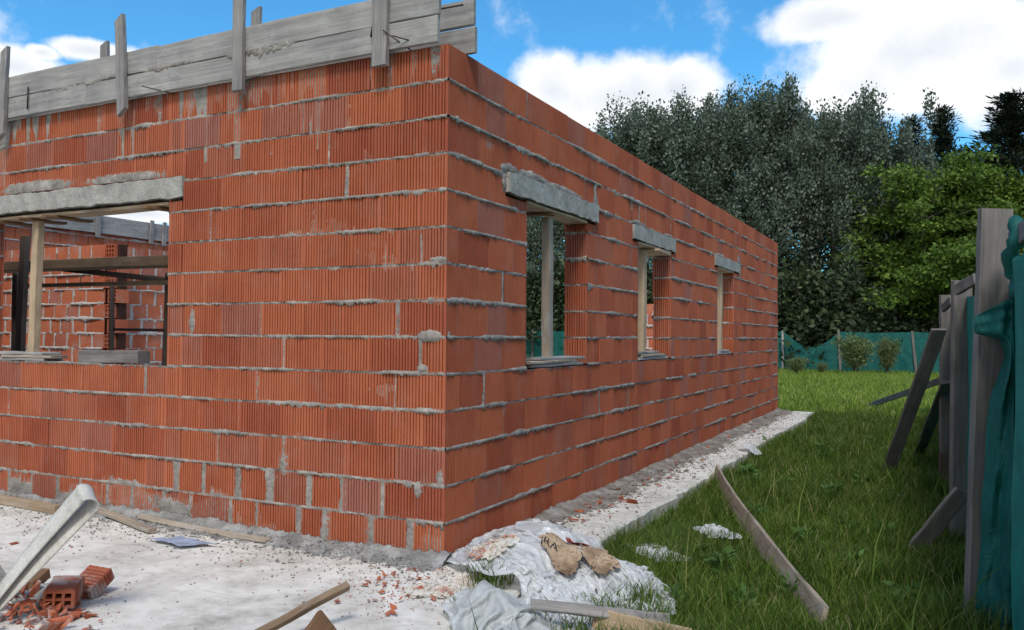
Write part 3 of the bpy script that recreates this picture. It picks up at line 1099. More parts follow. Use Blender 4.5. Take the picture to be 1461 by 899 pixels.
top(board('cross_piece', (-0.24, 1.32, 2.053), (0.01, 1.40, 2.053), (0, 1, 0), 0.06, 0.022, W_BROWN), 'dark brown cross piece on top of the prop in the nearest side window', 'wood piece')
top(board('cross_piece', (-0.24, 3.95, 2.028), (0.035, 3.97, 2.028), (0, 1, 0), 0.5, 0.022, W_PALE), 'wide pale board end poking out under the middle side window lintel', 'wood piece')


def stack(xs, lab, grp, axis, cat='board'):
    for i, (p0, p1, w, t, mat_) in enumerate(xs):
        top(board('sill_board', p0, p1, axis, w, t, mat_, seg=4, notch=0.004), lab[i], cat, grp)


g1_ = 'boards stacked on the window sills'
stack([((-3.95, 0.09, 1.012), (-3.40, 0.09, 1.012), 0.15, 0.022, W_GREY), ((-3.88, 0.07, 1.034), (-3.32, 0.08, 1.034), 0.13, 0.02, W_PLANK), ((-3.98, 0.10, 1.056), (-3.42, 0.09, 1.056), 0.15, 0.02, W_GREY)],
      ['bottom grey board of the stack on the wide front window sill', 'middle board of the stack on the wide front window sill', 'topmost grey board of the stack on the wide front window sill'], g1_, (0, 1, 0))
top(board('wood_block', (-3.0, 0.05, 1.045), (-2.42, 0.07, 1.05), (0, 1, 0), 0.10, 0.085, W_POST), 'thick dark weathered timber block on the wide front window sill', 'block')
stack([((-0.10, 1.10, 1.012), (-0.09, 1.98, 1.012), 0.17, 0.022, W_GREY), ((-0.08, 1.06, 1.034), (-0.08, 1.86, 1.034), 0.15, 0.02, W_PLANK), ((-0.10, 1.30, 1.055), (-0.06, 2.0, 1.055), 0.13, 0.02, W_GREY)],
      ['bottom board of the stack on the nearest side window sill', 'middle board of the stack on the nearest side window sill', 'topmost board of the stack on the nearest side window sill'], g1_, (1, 0, 0))
stack([((-0.09, 3.35, 1.013), (-0.09, 4.22, 1.013), 0.16, 0.024, W_GREY), ((-0.08, 3.42, 1.04), (-0.08, 4.12, 1.04), 0.15, 0.024, W_PLANK), ((-0.09, 3.36, 1.067), (-0.09, 3.95, 1.067), 0.14, 0.022, W_GREY)],
      ['bottom board of the stack on the middle side window sill', 'middle board of the stack on the middle side window sill', 'topmost board of the stack on the middle side window sill'], g1_, (1, 0, 0))
stack([((-0.09, 6.4, 1.013), (-0.09, 7.1, 1.013), 0.16, 0.024, W_GREY), ((-0.08, 6.5, 1.04), (-0.08, 7.0, 1.04), 0.14, 0.024, W_GREY)],
      ['bottom grey board on the farthest side window sill', 'upper grey board on the farthest side window sill'], g1_, (1, 0, 0))

# scaffold behind the front window
sc = empty('scaffold', (-4.5, 1.2, 0), 'dark timber scaffold of planks and uprights inside the house behind the front window', 'scaffold')
board('plank', (-6.6, 1.2, 1.85), (-2.6, 1.2, 1.82), (0, 0, 1), 0.085, 0.24, W_MID, sc)
board('plank', (-5.6, 1.32, 1.665), (-2.7, 1.3, 1.65), (0, 0, 1), 0.035, 0.10, W_TAN, sc)
board('brace', (-5.5, 1.25, 1.86), (-3.3, 1.5, 1.64), (0, 0, 1), 0.05, 0.03, W_DARK, sc)
board('upright', (-5.24, 1.0, 0), (-5.16, 1.0, 2.10), (1, 0, 0), 0.085, 0.05, W_DARK, sc)
board('upright', (-3.72, 1.35, 0), (-3.66, 1.35, 1.74), (1, 0, 0), 0.075, 0.05, W_DARK, sc)
tube('pole', [A(160, 408, 7.4), A(159, 500, 7.4), A(159, 640, 7.4)], 0.022, W_DARK, sc)
tube('pole', [A(161, 470, 7.4), A(233, 471, 7.3)], 0.012, M_STEEL, sc)
board('upright', (-5.9, 1.4, 0), (-5.9, 1.4, 1.81), (1, 0, 0), 0.08, 0.05, W_DARK, sc)


# ------------------------------------------------------------------ debris bank, crumbs
def rocks(name, pts, sizes, mat, label, cat, flat=0.7):
    """many crumbs in one mesh: countless, so stuff"""
    n = len(pts)
    base = np.array([(1, 0, 0), (0, 1, 0), (-1, 0, 0), (0, -1, 0), (0, 0, 1), (0, 0, -1)], float)
    tri = np.array([(0, 1, 4), (1, 2, 4), (2, 3, 4), (3, 0, 4), (1, 0, 5), (2, 1, 5), (3, 2, 5), (0, 3, 5)])
    V = base[None] * (0.6 + 0.8 * RS.rand(n, 6, 1)) * np.asarray(sizes)[:, None, None] * np.array([1, 0.8, flat])
    V += RS.randn(n, 6, 3) * np.asarray(sizes)[:, None, None] * 0.15
    a = RS.rand(n) * 6.28
    c, s_ = np.cos(a), np.sin(a)
    X = V[..., 0] * c[:, None] - V[..., 1] * s_[:, None]
    Y = V[..., 0] * s_[:, None] + V[..., 1] * c[:, None]
    V[..., 0], V[..., 1] = X, Y
    V += np.asarray(pts)[:, None, :]
    Fq = (tri[None] + (np.arange(n) * 6)[:, None, None]).reshape(-1, 3)
    o = mk(name, V.reshape(-1, 3), Fq, mat)
    return tag(o, label, cat, None, 'stuff')


def bank_front(X, Y):
    d = -Y
    return 0.055 * np.exp(-(d / 0.10) ** 1.4) * (0.45 + fbm(X * 3, Y * 3, 500)) + 0.035 * (fbm(X * 26, Y * 26, 501, 4) - 0.52) * np.exp(-(d / 0.26) ** 2) + 0.012 * (fbm(X * 80, Y * 80, 502, 2) - 0.5) - 0.012 * np.clip((d - 0.2) / 0.3, 0, 1) - 0.004


def bank_side(X, Y):
    d = X
    return 0.045 * np.exp(-(d / 0.10) ** 1.4) * (0.35 + fbm(X * 3, Y * 2, 510)) + 0.022 * (fbm(X * 24, Y * 24, 511, 4) - 0.48) + 0.02 * (fbm(X * 5, Y * 1.6, 515, 3) - 0.5) + 0.010 * (fbm(X * 70, Y * 70, 512, 2) - 0.5) - 0.022 * np.clip((d - 0.22) / 0.3, 0, 1) - 0.001


M_BANK = mat_rock('mortar_droppings', [(0.3, (0.19, 0.18, 0.165)), (0.5, (0.31, 0.30, 0.28)), (0.7, (0.50, 0.49, 0.47))], 8, 90, 0.8, 0.012)
M_BANK2 = mat_rock('mortar_dirt', [(0.3, (0.16, 0.135, 0.11)), (0.5, (0.27, 0.235, 0.20)), (0.72, (0.48, 0.46, 0.43))], 6, 90, 0.8, 0.012)
tag(grid('mortar_droppings', -5.2, 0.05, -0.5, 0.004, 620, 60, bank_front, M_BANK), 'grey lumpy mortar droppings heaped along the foot of the front wall', 'mortar', None, 'stuff')
tag(grid('mortar_dirt', -0.004, 0.5, 0.0, 10.6, 50, 700, bank_side, M_BANK2), 'brownish grey mortar dirt along the foot of the side wall', 'mortar', None, 'stuff')
pts, sz = [], []
for i in range(2600):
    x = rnd.uniform(-5, 0.3)
    d = abs(rnd.gauss(0, 0.30))
    if d > 2.4:
        continue
    s_ = rnd.uniform(0.002, 0.009) * (1.8 if rnd.random() < 0.05 else 1)
    pts.append((x, -d - 0.01, s_ * 0.3 + (0.03 * math.exp(-(d / 0.15) ** 2))))
    sz.append(s_)
for i in range(260):
    s_ = rnd.uniform(0.002, 0.008)
    pts.append((rnd.uniform(-3, 0.5), rnd.uniform(-2.6, -0.2), s_ * 0.3))
    sz.append(s_)
rocks('mortar_crumbs', pts, sz, M_BANK, 'small grey mortar crumbs strewn over the white slab before the front wall', 'crumbs')
pts, sz = [], []
for i in range(5200):
    y = rnd.uniform(0.0, 10.4)
    x = abs(rnd.gauss(0, 0.24))
    if x > 0.55 or rnd.random() > 0.25 + float(fbm(x * 4, y * 1.5, 777, 3)) * 1.2:
        continue
    s_ = rnd.uniform(0.003, 0.012) * (1.9 if rnd.random() < 0.08 else 1)
    pts.append((x, y, s_ * 0.3 + 0.02 * math.exp(-(x / 0.12) ** 2)))
    sz.append(s_)
rocks('dirt_crumbs', pts, sz, M_BANK2, 'brownish crumbs strewn along the slab strip beside the side wall', 'crumbs', 0.45)

# ------------------------------------------------------------------ brick fragments
frag_mesh = []
for i in range(14):
    bm = bmesh.new()
    qf = random.Random(700 + i)
    sx, sy, sz_ = qf.uniform(0.7, 1.4), qf.uniform(0.45, 0.85), qf.uniform(0.10, 0.26)
    for j in range(13):
        bm.verts.new((qf.uniform(-1, 1) * sx, qf.uniform(-1, 1) * sy, qf.choice((-1, 1)) * sz_ * qf.uniform(0.6, 1)))
    r_ = bmesh.ops.convex_hull(bm, input=bm.verts)
    for v in [v for v in bm.verts if not v.link_faces]:
        bm.verts.remove(v)
    me = bpy.data.meshes.new('brick_fragment')
    bm.to_mesh(me)
    bm.free()
    me.materials.append(MBF)
    frag_mesh.append(me)


def frag(p, size, label, group, tilt=0.25):
    o = bpy.data.objects.new('brick_fragment', rnd.choice(frag_mesh))
    COL.objects.link(o)
    o.location = p
    o.scale = (size,) * 3
    o.rotation_euler = (rnd.gauss(0, tilt), rnd.gauss(0, tilt), rnd.uniform(0, 6.28))
    return tag(o, label, 'brick piece', group)


for i in range(46):
    px, py = rnd.gauss(560, 34), rnd.gauss(838, 17)
    p = G(px, py, 0.0)
    if p.y > -0.03:
        continue
    s_ = rnd.uniform(0.008, 0.024)
    frag(p + Vector((0, 0, 0.008 + s_ * 0.2)), s_, 'small flat red brick shard scattered on the slab in front of the house corner', 'brick shards at the house corner')
for (px, py, s_) in [(900, 718, 0.06), (872, 724, 0.03), (780, 747, 0.035), (748, 757, 0.03), (762, 752, 0.025), (826, 732, 0.03), (846, 712, 0.022), (858, 705, 0.03), (835, 722, 0.02), (880, 700, 0.03), (905, 690, 0.02), (870, 740, 0.022), (925, 685, 0.025), (812, 742, 0.03), (796, 738, 0.02), (990, 683, 0.03), (940, 676, 0.02), (855, 719, 0.035), (888, 712, 0.03), (1010, 640, 0.03), (965, 660, 0.025), (1040, 625, 0.03)] + [(rnd.uniform(770, 1080), 0, rnd.uniform(0.014, 0.034)) for _ in range(34)]:
    if py == 0:
        py = 785 - (px - 700) * 0.46 + rnd.uniform(-16, 22)
    if not 0.05 < G(px, py, 0.0).x < 0.5:
        continue
    frag(G(px, py, 0.0) + Vector((0, 0, 0.015)), s_, 'broken red brick piece lying on the slab strip along the shaded side wall', 'brick pieces along the side wall', 0.15)
for i in range(110):
    px, py = rnd.gauss(46, 46), rnd.gauss(882, 17)
    if px > 150:
        continue
    s_ = rnd.uniform(0.012, 0.034) * (1.7 if rnd.random() < 0.15 else 1)
    h = max(0, 0.10 - 0.0011 * abs(px - 35)) * rnd.random()
    frag(G(px, py, 0.0) + Vector((0, 0, 0.01 + h)), s_, 'broken red brick shard in the rubble heap at the lower left', 'shards of the rubble heap', 0.6)
for (px, py, s_) in [(22, 777, 0.035), (102, 782, 0.012), (60, 770, 0.012), (160, 790, 0.01), (345, 802, 0.012), (140, 840, 0.014), (150, 850, 0.012)]:
    frag(G(px, py, 0.0) + Vector((0, 0, 0.008)), s_, 'lone brick splinter on the white slab left of the blue scrap', 'lone brick splinters', 0.1)


pts, sz = [], []
for i in range(650):
    if i < 420:
        p = G(rnd.gauss(565, 55), rnd.gauss(838, 20))
    else:
        p = G(rnd.gauss(75, 60), rnd.gauss(868, 22))
    if p.y > -0.03:
        continue
    s_ = rnd.uniform(0.0015, 0.006)
    pts.append((p.x, p.y, s_ * 0.3))
    sz.append(s_)
rocks('brick_crumbs', pts, sz, MBF, 'fine red brick crumbs strewn on the slab at the corner and round the rubble heap', 'crumbs')


# a hollow brick half with its cells showing
def hollow_brick(loc, rotz, tilt, L, w, h, label):
    e_ = empty('hollow_brick', loc, label, 'brick', 'hollow brick halves in the rubble')
    e_.rotation_euler = (tilt, 0.06, rotz)
    V, Fs = [], []
    t = 0.011
    nx, nz = 3, 2
    for i in range(nx + 1):
        x = -w / 2 + i * (w - t) / nx
        addbox(V, Fs, x, x + t, -L / 2, L / 2, 0.0, h)
    for i in range(nz + 1):
        z = i * (h - t) / nz
        for j in range(nx):
            xa = -w / 2 + j * (w - t) / nx + t
            xb = -w / 2 + (j + 1) * (w - t) / nx
            addbox(V, Fs, xa, xb, -L / 2 + 0.001, L / 2 - 0.001, z + 0.001, z + t - 0.001)
    # outer ribs
    for i in range(int(L / RIB)):
        y = -L / 2 + i * RIB
        addbox(V, Fs, -w / 2 + 0.002, w / 2 - 0.002, y + 0.001, y + RIB - 0.004, h - 0.0005, h + 0.0035)
        addbox(V, Fs, w / 2 - 0.0005, w / 2 + 0.0035, y + 0.001, y + RIB - 0.004, 0.002, h - 0.002)
    V = np.array(V)
    me = bpy.data.meshes.new('hollow_body')
    me.from_pydata(V.tolist(), [], Fs)
    me.materials.append(MBF)
    o = bpy.data.objects.new('hollow_body', me)
    COL.objects.link(o)
    o.parent = e_
    return e_


hollow_brick(G(90, 868) + Vector((0, 0, 0.035)), 0.75, 0.06, 0.20, 0.12, 0.075, 'half a red hollow brick with open cells lying on top of the rubble heap')
hollow_brick(G(112, 852) + Vector((0.02, 0.06, 0.03)), 0.2, 0.5, 0.15, 0.12, 0.06, 'tilted red hollow brick half leaning behind the one with open cells')

# ------------------------------------------------------------------ loose timber and strips
GB = 'loose boards on the slab'
a, b = G(-60, 708), G(84, 734)
top(board('loose_board', a + Vector((0, 0, 0.035)), b + Vector((0, 0, 0.03)), (0, 0, 1), 0.06, 0.05, W_TAN, rough=0.003), 'thick tan board lying along the front wall at the left edge', 'board', GB)
a, b = G(126, 728), G(218, 762)
top(board('loose_board', a + Vector((0, 0, 0.03)), b + Vector((0, 0, 0.02)), (0.4, 1, 0), 0.055, 0.025, W_PLANK, notch=0.006), 'short pale splintered board between the thick tan board and the thin long lath', 'board', GB)
a, b = G(200, 744), G(383, 776)
top(board('loose_board', a + Vector((0, 0, 0.035)), b + Vector((0, 0, 0.02)), (0.2, 1, 0.3), 0.05, 0.014, W_PLANK, bend=-0.012, seg=16, notch=0.006), 'thin long bowed lath lying at the foot of the front wall above the blue scrap', 'board', GB)
# T-piece at the bottom edge
a, b = A(355, 912, 3.22), A(496, 835, 3.5)
top(board('timber_offcut', a, b, (0.55, 0.3, 0.8), 0.034, 0.03, W_MID, bevel=0.003), 'narrow weathered lath raised at an angle over the brown offcut at the bottom edge', 'board')
a, b = A(402, 978, 3.12), A(468, 886, 3.40)
top(board('timber_offcut', a, b, (0.45, 0.2, -0.8), 0.115, 0.03, W_BROWN, notch=0.008), 'wide reddish brown plank offcut with a splintered end at the bottom edge', 'board')

# long plank in the grass
a, b = G(1021, 676, -0.02), G(1176, 896, GZ)
top(board('long_plank', a + Vector((0, 0, 0.02)), b + Vector((0, 0, 0.035)), (0.28, 0.0, 1), 0.125, 0.024, W_PLANK, bend=0.05, seg=20, rough=0.004, notch=0.006), 'long bowed plank lying on edge in the grass from the slab to the bottom edge', 'plank')
a, b = G(757, 862, 0.06), G(955, 884, -0.02)
top(board('loose_board', a, b, (0.2, 0.6, 0.6), 0.048, 0.022, W_BATT, notch=0.006, seg=12), 'grey board with a fresh pale end lying over the white plastic', 'board', 'boards by the plastic')
a, b = G(846, 884, -0.02), G(985, 915, -0.05)
top(board('loose_board', a, b, (0.0, 0.3, 1), 0.10, 0.025, W_TAN, notch=0.004, seg=12), 'tan board on edge below the grey one at the bottom edge', 'board', 'boards by the plastic')
tube('stake', [G(849, 899, -0.1), G(851, 860, -0.1) + Vector((0, 0, 0.10))], 0.008, W_POST)
tag(bpy.data.objects['stake'], 'thin grey stick upright beside the grey board', 'stick')

# bent white strip at the lower left
M_STRIP = mat_rock('white_band', [(0.3, (0.46, 0.435, 0.385)), (0.55, (0.60, 0.575, 0.52)), (0.75, (0.66, 0.635, 0.58))], 14, 70, 0.5, 0.006, 0.9, 0.1)
t1 = A(112, 707, 3.45)
b1_ = A(-45, 905, 3.45)
axis = (t1 - b1_).normalized()
wd = axis.cross(fw).normalized()
V, Fs = [], []
path = []
for i in range(21):
    f = i / 20
    path.append((b1_ + (t1 - b1_) * f + fw * 0.05 * math.sin(f * 2.6) + wd * 0.02 * math.sin(f * 3.1), 0.026 + 0.026 * f))
for i in range(1, 9):
    t = i / 8 * math.pi
    path.append((t1 + axis * (0.03 * math.sin(t)) - wd * (0.028 * (1 - math.cos(t))) + fw * (0.02 * (1 - math.cos(t))), 0.052))
for i in range(1, 13):
    f = i / 12
    path.append((t1 - wd * 0.056 + fw * 0.04 - axis * (0.62 * f) + wd * 0.05 * f, 0.052 - 0.02 * f))
side_dir = (wd * 0.75 + fw * 0.66).normalized()
for (p, hw) in path:
    for j in range(5):
        s_ = (j / 4 - 0.5) * 2
        V.append(tuple(p + side_dir * hw * s_ + wd.cross(side_dir) * 0.006 * (1 - s_ * s_)))
for i in range(len(path) - 1):
    for j in range(4):
        Fs.append([i * 5 + j, i * 5 + j + 1, i * 5 + 6 + j, i * 5 + 5 + j])
o = mk('white_band', V, Fs, M_STRIP, loc=b1_, smooth=True)
md = o.modifiers.new('thick', 'SOLIDIFY')
md.thickness = 0.006
tag(o, 'stiff white band folded over at its top standing out of the rubble heap', 'band')


# ------------------------------------------------------------------ crumpled sheets
def floor_h(X, Y, mounds):
    g_ = np.where(X < SLX, 0.0, np.maximum(GZ + 0.02, -(X - SLX) * 1.0))
    for (mx_, my_, mr, mh) in mounds:
        g_ = g_ + mh * np.exp(-(((X - mx_) ** 2 + (Y - my_) ** 2) / mr ** 2))
    return g_


def sheet(name, c, half, n, comp, seed, mat, label, cat, mounds=(), rot=0.0, steps=240, bend=0.10, grav=0.0016, drop=0.12, parent=None, z0=0.0, aspect=1.0, smooth=True, noise=0.5, sub=1):
    """a thin sheet pushed together on the ground until it buckles into folds (position based relaxation at build time)"""
    rs = np.random.RandomState(seed)
    nx, ny = n, max(8, int(n * aspect))
    h0 = 2 * half / (nx - 1)
    a, b = np.meshgrid(np.arange(nx) - (nx - 1) / 2, np.arange(ny) - (ny - 1) / 2, indexing='ij')
    u, v = a * h0, b * h0
    # pushed together unevenly
    cx_ = comp * (0.75 + 0.5 * fbm(u * 3 + 5, v * 3 + 5, seed, 2))
    cy_ = np.minimum(1.0, cx_ * 1.35)
    cx_ = cx_ / 1.2
    X = u * cx_ + 0.18 * half * (fbm(u * 4 / half * 0.5 + 9, v * 4 / half * 0.5, seed + 1, 3) - 0.5)
    Y = v * cy_ + 0.18 * half * (fbm(u * 4 / half * 0.5, v * 4 / half * 0.5 + 9, seed + 2, 3) - 0.5)
    ca, sa = math.cos(rot), math.sin(rot)
    P_ = np.empty((nx, ny, 3))
    P_[..., 0] = c.x + X * ca - Y * sa
    P_[..., 1] = c.y + X * sa + Y * ca
    fl = floor_h(P_[..., 0], P_[..., 1], mounds)
    wr = fbm(u * 6 / half + 3 + 2 * vn(u * 3 / half, v * 3 / half, seed + 9), v * 11 / half + 3, seed + 3, 3) - 0.4
    P_[..., 2] = fl + z0 + drop * np.clip(wr, 0, 1) + noise * h0 * rs.randn(nx, ny)
    Q = P_.copy()
    sl = [((slice(0, -1), slice(None)), (slice(1, None), slice(None)), h0, 1.0),
          ((slice(None), slice(0, -1)), (slice(None), slice(1, None)), h0, 1.0),
          ((slice(0, -1), slice(0, -1)), (slice(1, None), slice(1, None)), h0 * 1.41421, 0.7),
          ((slice(0, -1), slice(1, None)), (slice(1, None), slice(0, -1)), h0 * 1.41421, 0.7),
          ((slice(0, -2), slice(None)), (slice(2, None), slice(None)), 2 * h0, bend),
          ((slice(None), slice(0, -2)), (slice(None), slice(2, None)), 2 * h0, bend)]
    for it in range(steps):
        vel = (P_ - Q) * 0.80
        Q = P_.copy()
        P_ = P_ + np.clip(vel, -0.01, 0.01)
        P_[..., 2] -= grav * min(1, it / 60 + 0.2)
        for sub in range(3):
            for (i1, i2, L0, st) in sl:
                d = P_[i2] - P_[i1]
                ln = np.sqrt((d * d).sum(-1, keepdims=True)) + 1e-9
                k_ = (ln - L0) / ln
                corr = d * k_ * 0.5 * st * 0.45
                P_[i1] += corr
                P_[i2] -= corr
            fl = floor_h(P_[..., 0], P_[..., 1], mounds) + z0 + 0.004
            under = P_[..., 2] < fl
            P_[..., 2] = np.where(under, fl, P_[..., 2])
            # friction on the ground
            P_[..., :2] = np.where(under[..., None], P_[..., :2] * 0.06 + Q[..., :2] * 0.94, P_[..., :2])
            # kept out of the house
            ins = (P_[..., 0] < 0.02) & (P_[..., 1] > -0.02)
            px_ = ins & (P_[..., 0] > -P_[..., 1])
            P_[..., 0] = np.where(px_, 0.02, P_[..., 0])
            P_[..., 1] = np.where(ins & ~px_, -0.02, P_[..., 1])
    i = np.arange(nx - 1)[:, None] * ny + np.arange(ny - 1)[None, :]
    Fq = np.stack([i, i + ny, i + ny + 1, i + 1], -1).reshape(-1, 4)
    # torn outline
    fa, fb = a[:-1, :-1] / ((nx - 1) / 2), b[:-1, :-1] / ((ny - 1) / 2)
    th = np.arctan2(fb, fa)
    rr_ = (np.abs(fa) ** 3 + np.abs(fb) ** 3) ** (1 / 3)
    keep = (rr_ < 0.62 + 0.62 * fbm(np.cos(th) * 1.6 + 5, np.sin(th) * 1.6 + 5, seed + 40, 3)).ravel()
    Fq = Fq[keep]
    used = np.unique(Fq)
    remap = np.zeros(nx * ny, dtype=np.int64)
    remap[used] = np.arange(len(used))
    o = mk(name, P_.reshape(-1, 3)[used], remap[Fq], mat, parent, None if parent is not None else c, smooth=smooth)
    if smooth:
        md = o.modifiers.new('smooth', 'SUBSURF')
        md.levels = md.render_levels = sub
    if label:
        tag(o, label, cat)
    return o


MD = [(0.34, 0.42, 0.27, 0.15), (0.42, 0.0, 0.26, 0.12), (0.82, 0.22, 0.25, 0.13), (0.62, -0.25, 0.2, 0.08)]
SHEETS = []


def lay(name, c, half, n, comp, *a, **k):
    SHEETS.append((c.x, c.y, half * comp))
    return sheet(name, c, half, n, comp, *a, **k)


lay('plastic_sheet', Vector((0.42, 0.30, 0)), 0.90, 76, 0.62, 21, M_FILM, 'large crumpled white plastic sheet heaped against the foot of the house corner', 'plastic sheet', MD, 0.9, aspect=1.1, drop=0.16, bend=0.12, noise=0.25, sub=2)
lay('plastic_sheet', Vector((0.82, 0.10, 0)), 0.66, 60, 0.56, 33, M_FILM, 'crumpled white plastic sheet spread into the grass right of the paper bag', 'plastic sheet', MD, 0.35, aspect=0.9, drop=0.16, bend=0.12, noise=0.25, sub=2)
lay('plastic_sheet', G(712, 880, 0.0), 0.42, 40, 0.58, 47, M_FILM2, 'milky translucent plastic film bulging up at the bottom edge', 'plastic sheet', [(G(712, 880).x, G(712, 880).y, 0.17, 0.17)], 0.2, bend=0.45, noise=0.1, drop=0.20, sub=2)
lay('plastic_sheet', G(800, 866, -0.02), 0.55, 44, 0.42, 50, M_FILM, 'wrinkled white plastic sheet under the grey board at the bottom edge', 'plastic sheet', MD, 0.7, bend=0.12, noise=0.25, sub=2)
lay('plastic_sheet', G(938, 782, -0.04), 0.34, 50, 0.45, 53, M_FILM, 'flat scrap of white plastic half sunk in the grass behind the heap', 'plastic sheet', [], 0.9, z0=0.0, bend=0.2, noise=0.15)
lay('plastic_sheet', G(1018, 768, GZ), 0.30, 46, 0.45, 59, M_FILM, 'small white plastic scrap in the grass beside the long plank', 'plastic sheet', [], 0.6, z0=0.02, bend=0.2, noise=0.15)
lay('plastic_sheet', G(1072, 658, GZ), 0.26, 40, 0.45, 61, M_FILM, 'white plastic scrap at the slab edge beyond the upper end of the plank', 'plastic sheet', [], 0.2, z0=0.06)
lay('paper_bag', G(640, 836, 0.0), 0.36, 76, 0.50, 71, M_PRINT, 'flattened torn paper bag with red print on the slab before the corner', 'paper bag', [], 0.3, drop=0.10, bend=0.5, noise=0.06)
lay('paper_bag', G(705, 815, 0.0), 0.27, 54, 0.50, 77, M_PRINT, 'torn reddish paper scrap tucked under the left edge of the plastic heap', 'paper bag', MD, 0.8, bend=0.5, noise=0.06, drop=0.12, z0=0.02)
cb = A(812, 812, 4.22)
bag = empty('cement_bag', (cb.x, cb.y, 0.14), 'brown crumpled kraft paper cement bag with dark lettering lying on the plastic heap', 'paper bag')
MB_ = MD + [(cb.x, cb.y, 0.12, 0.07)]
bb = sheet('bag_body', Vector((cb.x - 0.03, cb.y - 0.03, 0)), 0.23, 60, 0.45, 83, M_KRAFT, None, None, MB_, 0.5, parent=bag, bend=0.6, noise=0.05, z0=0.035, aspect=0.9, drop=0.14)
sheet('bag_flap', Vector((cb.x + 0.12, cb.y + 0.07, 0)), 0.19, 48, 0.42, 87, M_KRAFT, None, None, MB_, 1.1, parent=bag, bend=0.6, noise=0.05, z0=0.04, drop=0.14)
sheet('red_panel', Vector((cb.x - 0.01, cb.y + 0.13, 0)), 0.13, 34, 0.55, 88, M_RED, None, None, MB_, 0.2, parent=bag, bend=0.5, noise=0.06, z0=0.05, aspect=0.6)
tx = bpy.data.curves.new('lettering', 'FONT')
tx.body = 'IRA'
tx.size = 0.06
tx.resolution_u = 3
to = bpy.data.objects.new('lettering_curve', tx)
COL.objects.link(to)
bpy.context.view_layer.update()
tm_ = bpy.data.meshes.new_from_object(to)
bpy.data.objects.remove(to)
bm = bmesh.new()
bm.from_mesh(tm_)
bmesh.ops.triangulate(bm, faces=bm.faces)
for _ in range(2):
    bmesh.ops.subdivide_edges(bm, edges=bm.edges, cuts=1)
# printed on the bag: the letters follow its surface
from mathutils.bvhtree import BVHTree
bpy.context.view_layer.update()
dg_ = bpy.context.evaluated_depsgraph_get()
bvh = BVHTree.FromObject(bb, dg_)
ex = Vector((math.cos(YAW - 0.2), math.sin(YAW - 0.2), 0))
ey = Vector((-ex.y, ex.x, 0))
pt = Vector((cb.x - 0.125, cb.y - 0.085, 0.5)) - bb.parent.location
for v in bm.verts:
    w_ = pt + ex * v.co.x + ey * v.co.y * 1.1
    hit = bvh.ray_cast(w_, Vector((0, 0, -1)))
    v.co = (hit[0] + Vector((0, 0, 0.003))) if hit[0] is not None else Vector((w_.x, w_.y, 0.0))
bm.to_mesh(tm_)
bm.free()
tm_.materials.clear()
tm_.materials.append(M_INK)
lt = bpy.data.objects.new('lettering', tm_)
COL.objects.link(lt)
lt.parent = bag

# bluish film scrap lying flat on the slab
M_BLUE = mat_plain('blue_film', (0.36, 0.46, 0.62), 0.25)
c_ = G(258, 777)
V, Fs = [], []
NB_ = 24
for i in range(NB_ + 1):
    for j in range(13):
        a_, b_ = i / NB_ * 2 - 1, j / 12 * 2 - 1
        e_x = 0.15 * (1 + 0.35 * (float(fbm(b_ * 2 + 3, 0.3, 92, 3)) - 0.5))
        e_y = 0.062 * (1 + 0.7 * (float(fbm(a_ * 3 + 3, 7.3, 93, 3)) - 0.5))
        V.append((c_.x + e_x * a_ + 0.07 * b_, c_.y + e_y * b_ - 0.02 * a_, 0.016 + 0.012 * float(fbm(a_ * 2, b_ * 2, 94, 2))))
for i in range(NB_):
    for j in range(12):
        k = i * 13 + j
        Fs.append([k, k + 13, k + 14, k + 1])
o = mk('plastic_scrap', V, Fs, M_BLUE, loc=c_, smooth=True)
tag(o, 'small flat pale blue plastic scrap on the white slab below the thin lath', 'plastic scrap')

top(board('white_offcut', A(-22, 842, 3.55), A(8, 818, 3.62), (0.1, -0.2, 1), 0.16, 0.012, M_STRIP), 'white panel piece standing at the left edge behind the folded band', 'offcut')

# grey torn bag roll at the lower left
M_BAGW = mat_plastic('bag_white', (0.55, 0.55, 0.52), 0.0, 0.6)
pa, pb_ = G(22, 862, 0.03), G(66, 850, 0.045)
V, Fs = tubegeo([pa + (pb_ - pa) * (i / 8) + Vector((0, 0, 0.012 * math.sin(i * 1.3))) for i in range(9)], [0.05 + 0.008 * math.sin(i * 2.1) for i in range(9)], 14, False)
o = mk('rolled_paper', V, Fs, M_BAGW, loc=pa, smooth=True)
md = o.modifiers.new('thick', 'SOLIDIFY')
md.thickness = 0.004
tag(o, 'open roll of whitish paper lying between the band and the hollow brick', 'paper roll')
top(board('timber_offcut', G(42, 838, 0.03), G(66, 818, 0.06), (0, 0, 1), 0.05, 0.04, W_BROWN), 'short brown timber offcut lying behind the rolled paper', 'board')

# ------------------------------------------------------------------ right-hand fence
fr = empty('cloth_fence', (2.55, 0.8, GZ), 'green shade cloth fence on weathered plank posts close by at the right edge', 'fence', 'shade cloth fences')


def fpost(px0, px1, py_top, py_bot, depth, dpx, tilt=0.0, t=0.03, mat=W_POST, notch=0.003):
    w = (px1 - px0) / F_PX * depth
    cx = (px0 + px1) / 2
    a = A(cx + dpx, py_bot, depth)
    b = A(cx, py_top, depth)
    return board('post', a, b, rt + fw * tilt, w, t, mat, fr, notch=notch, rough=0.002, seg=14)


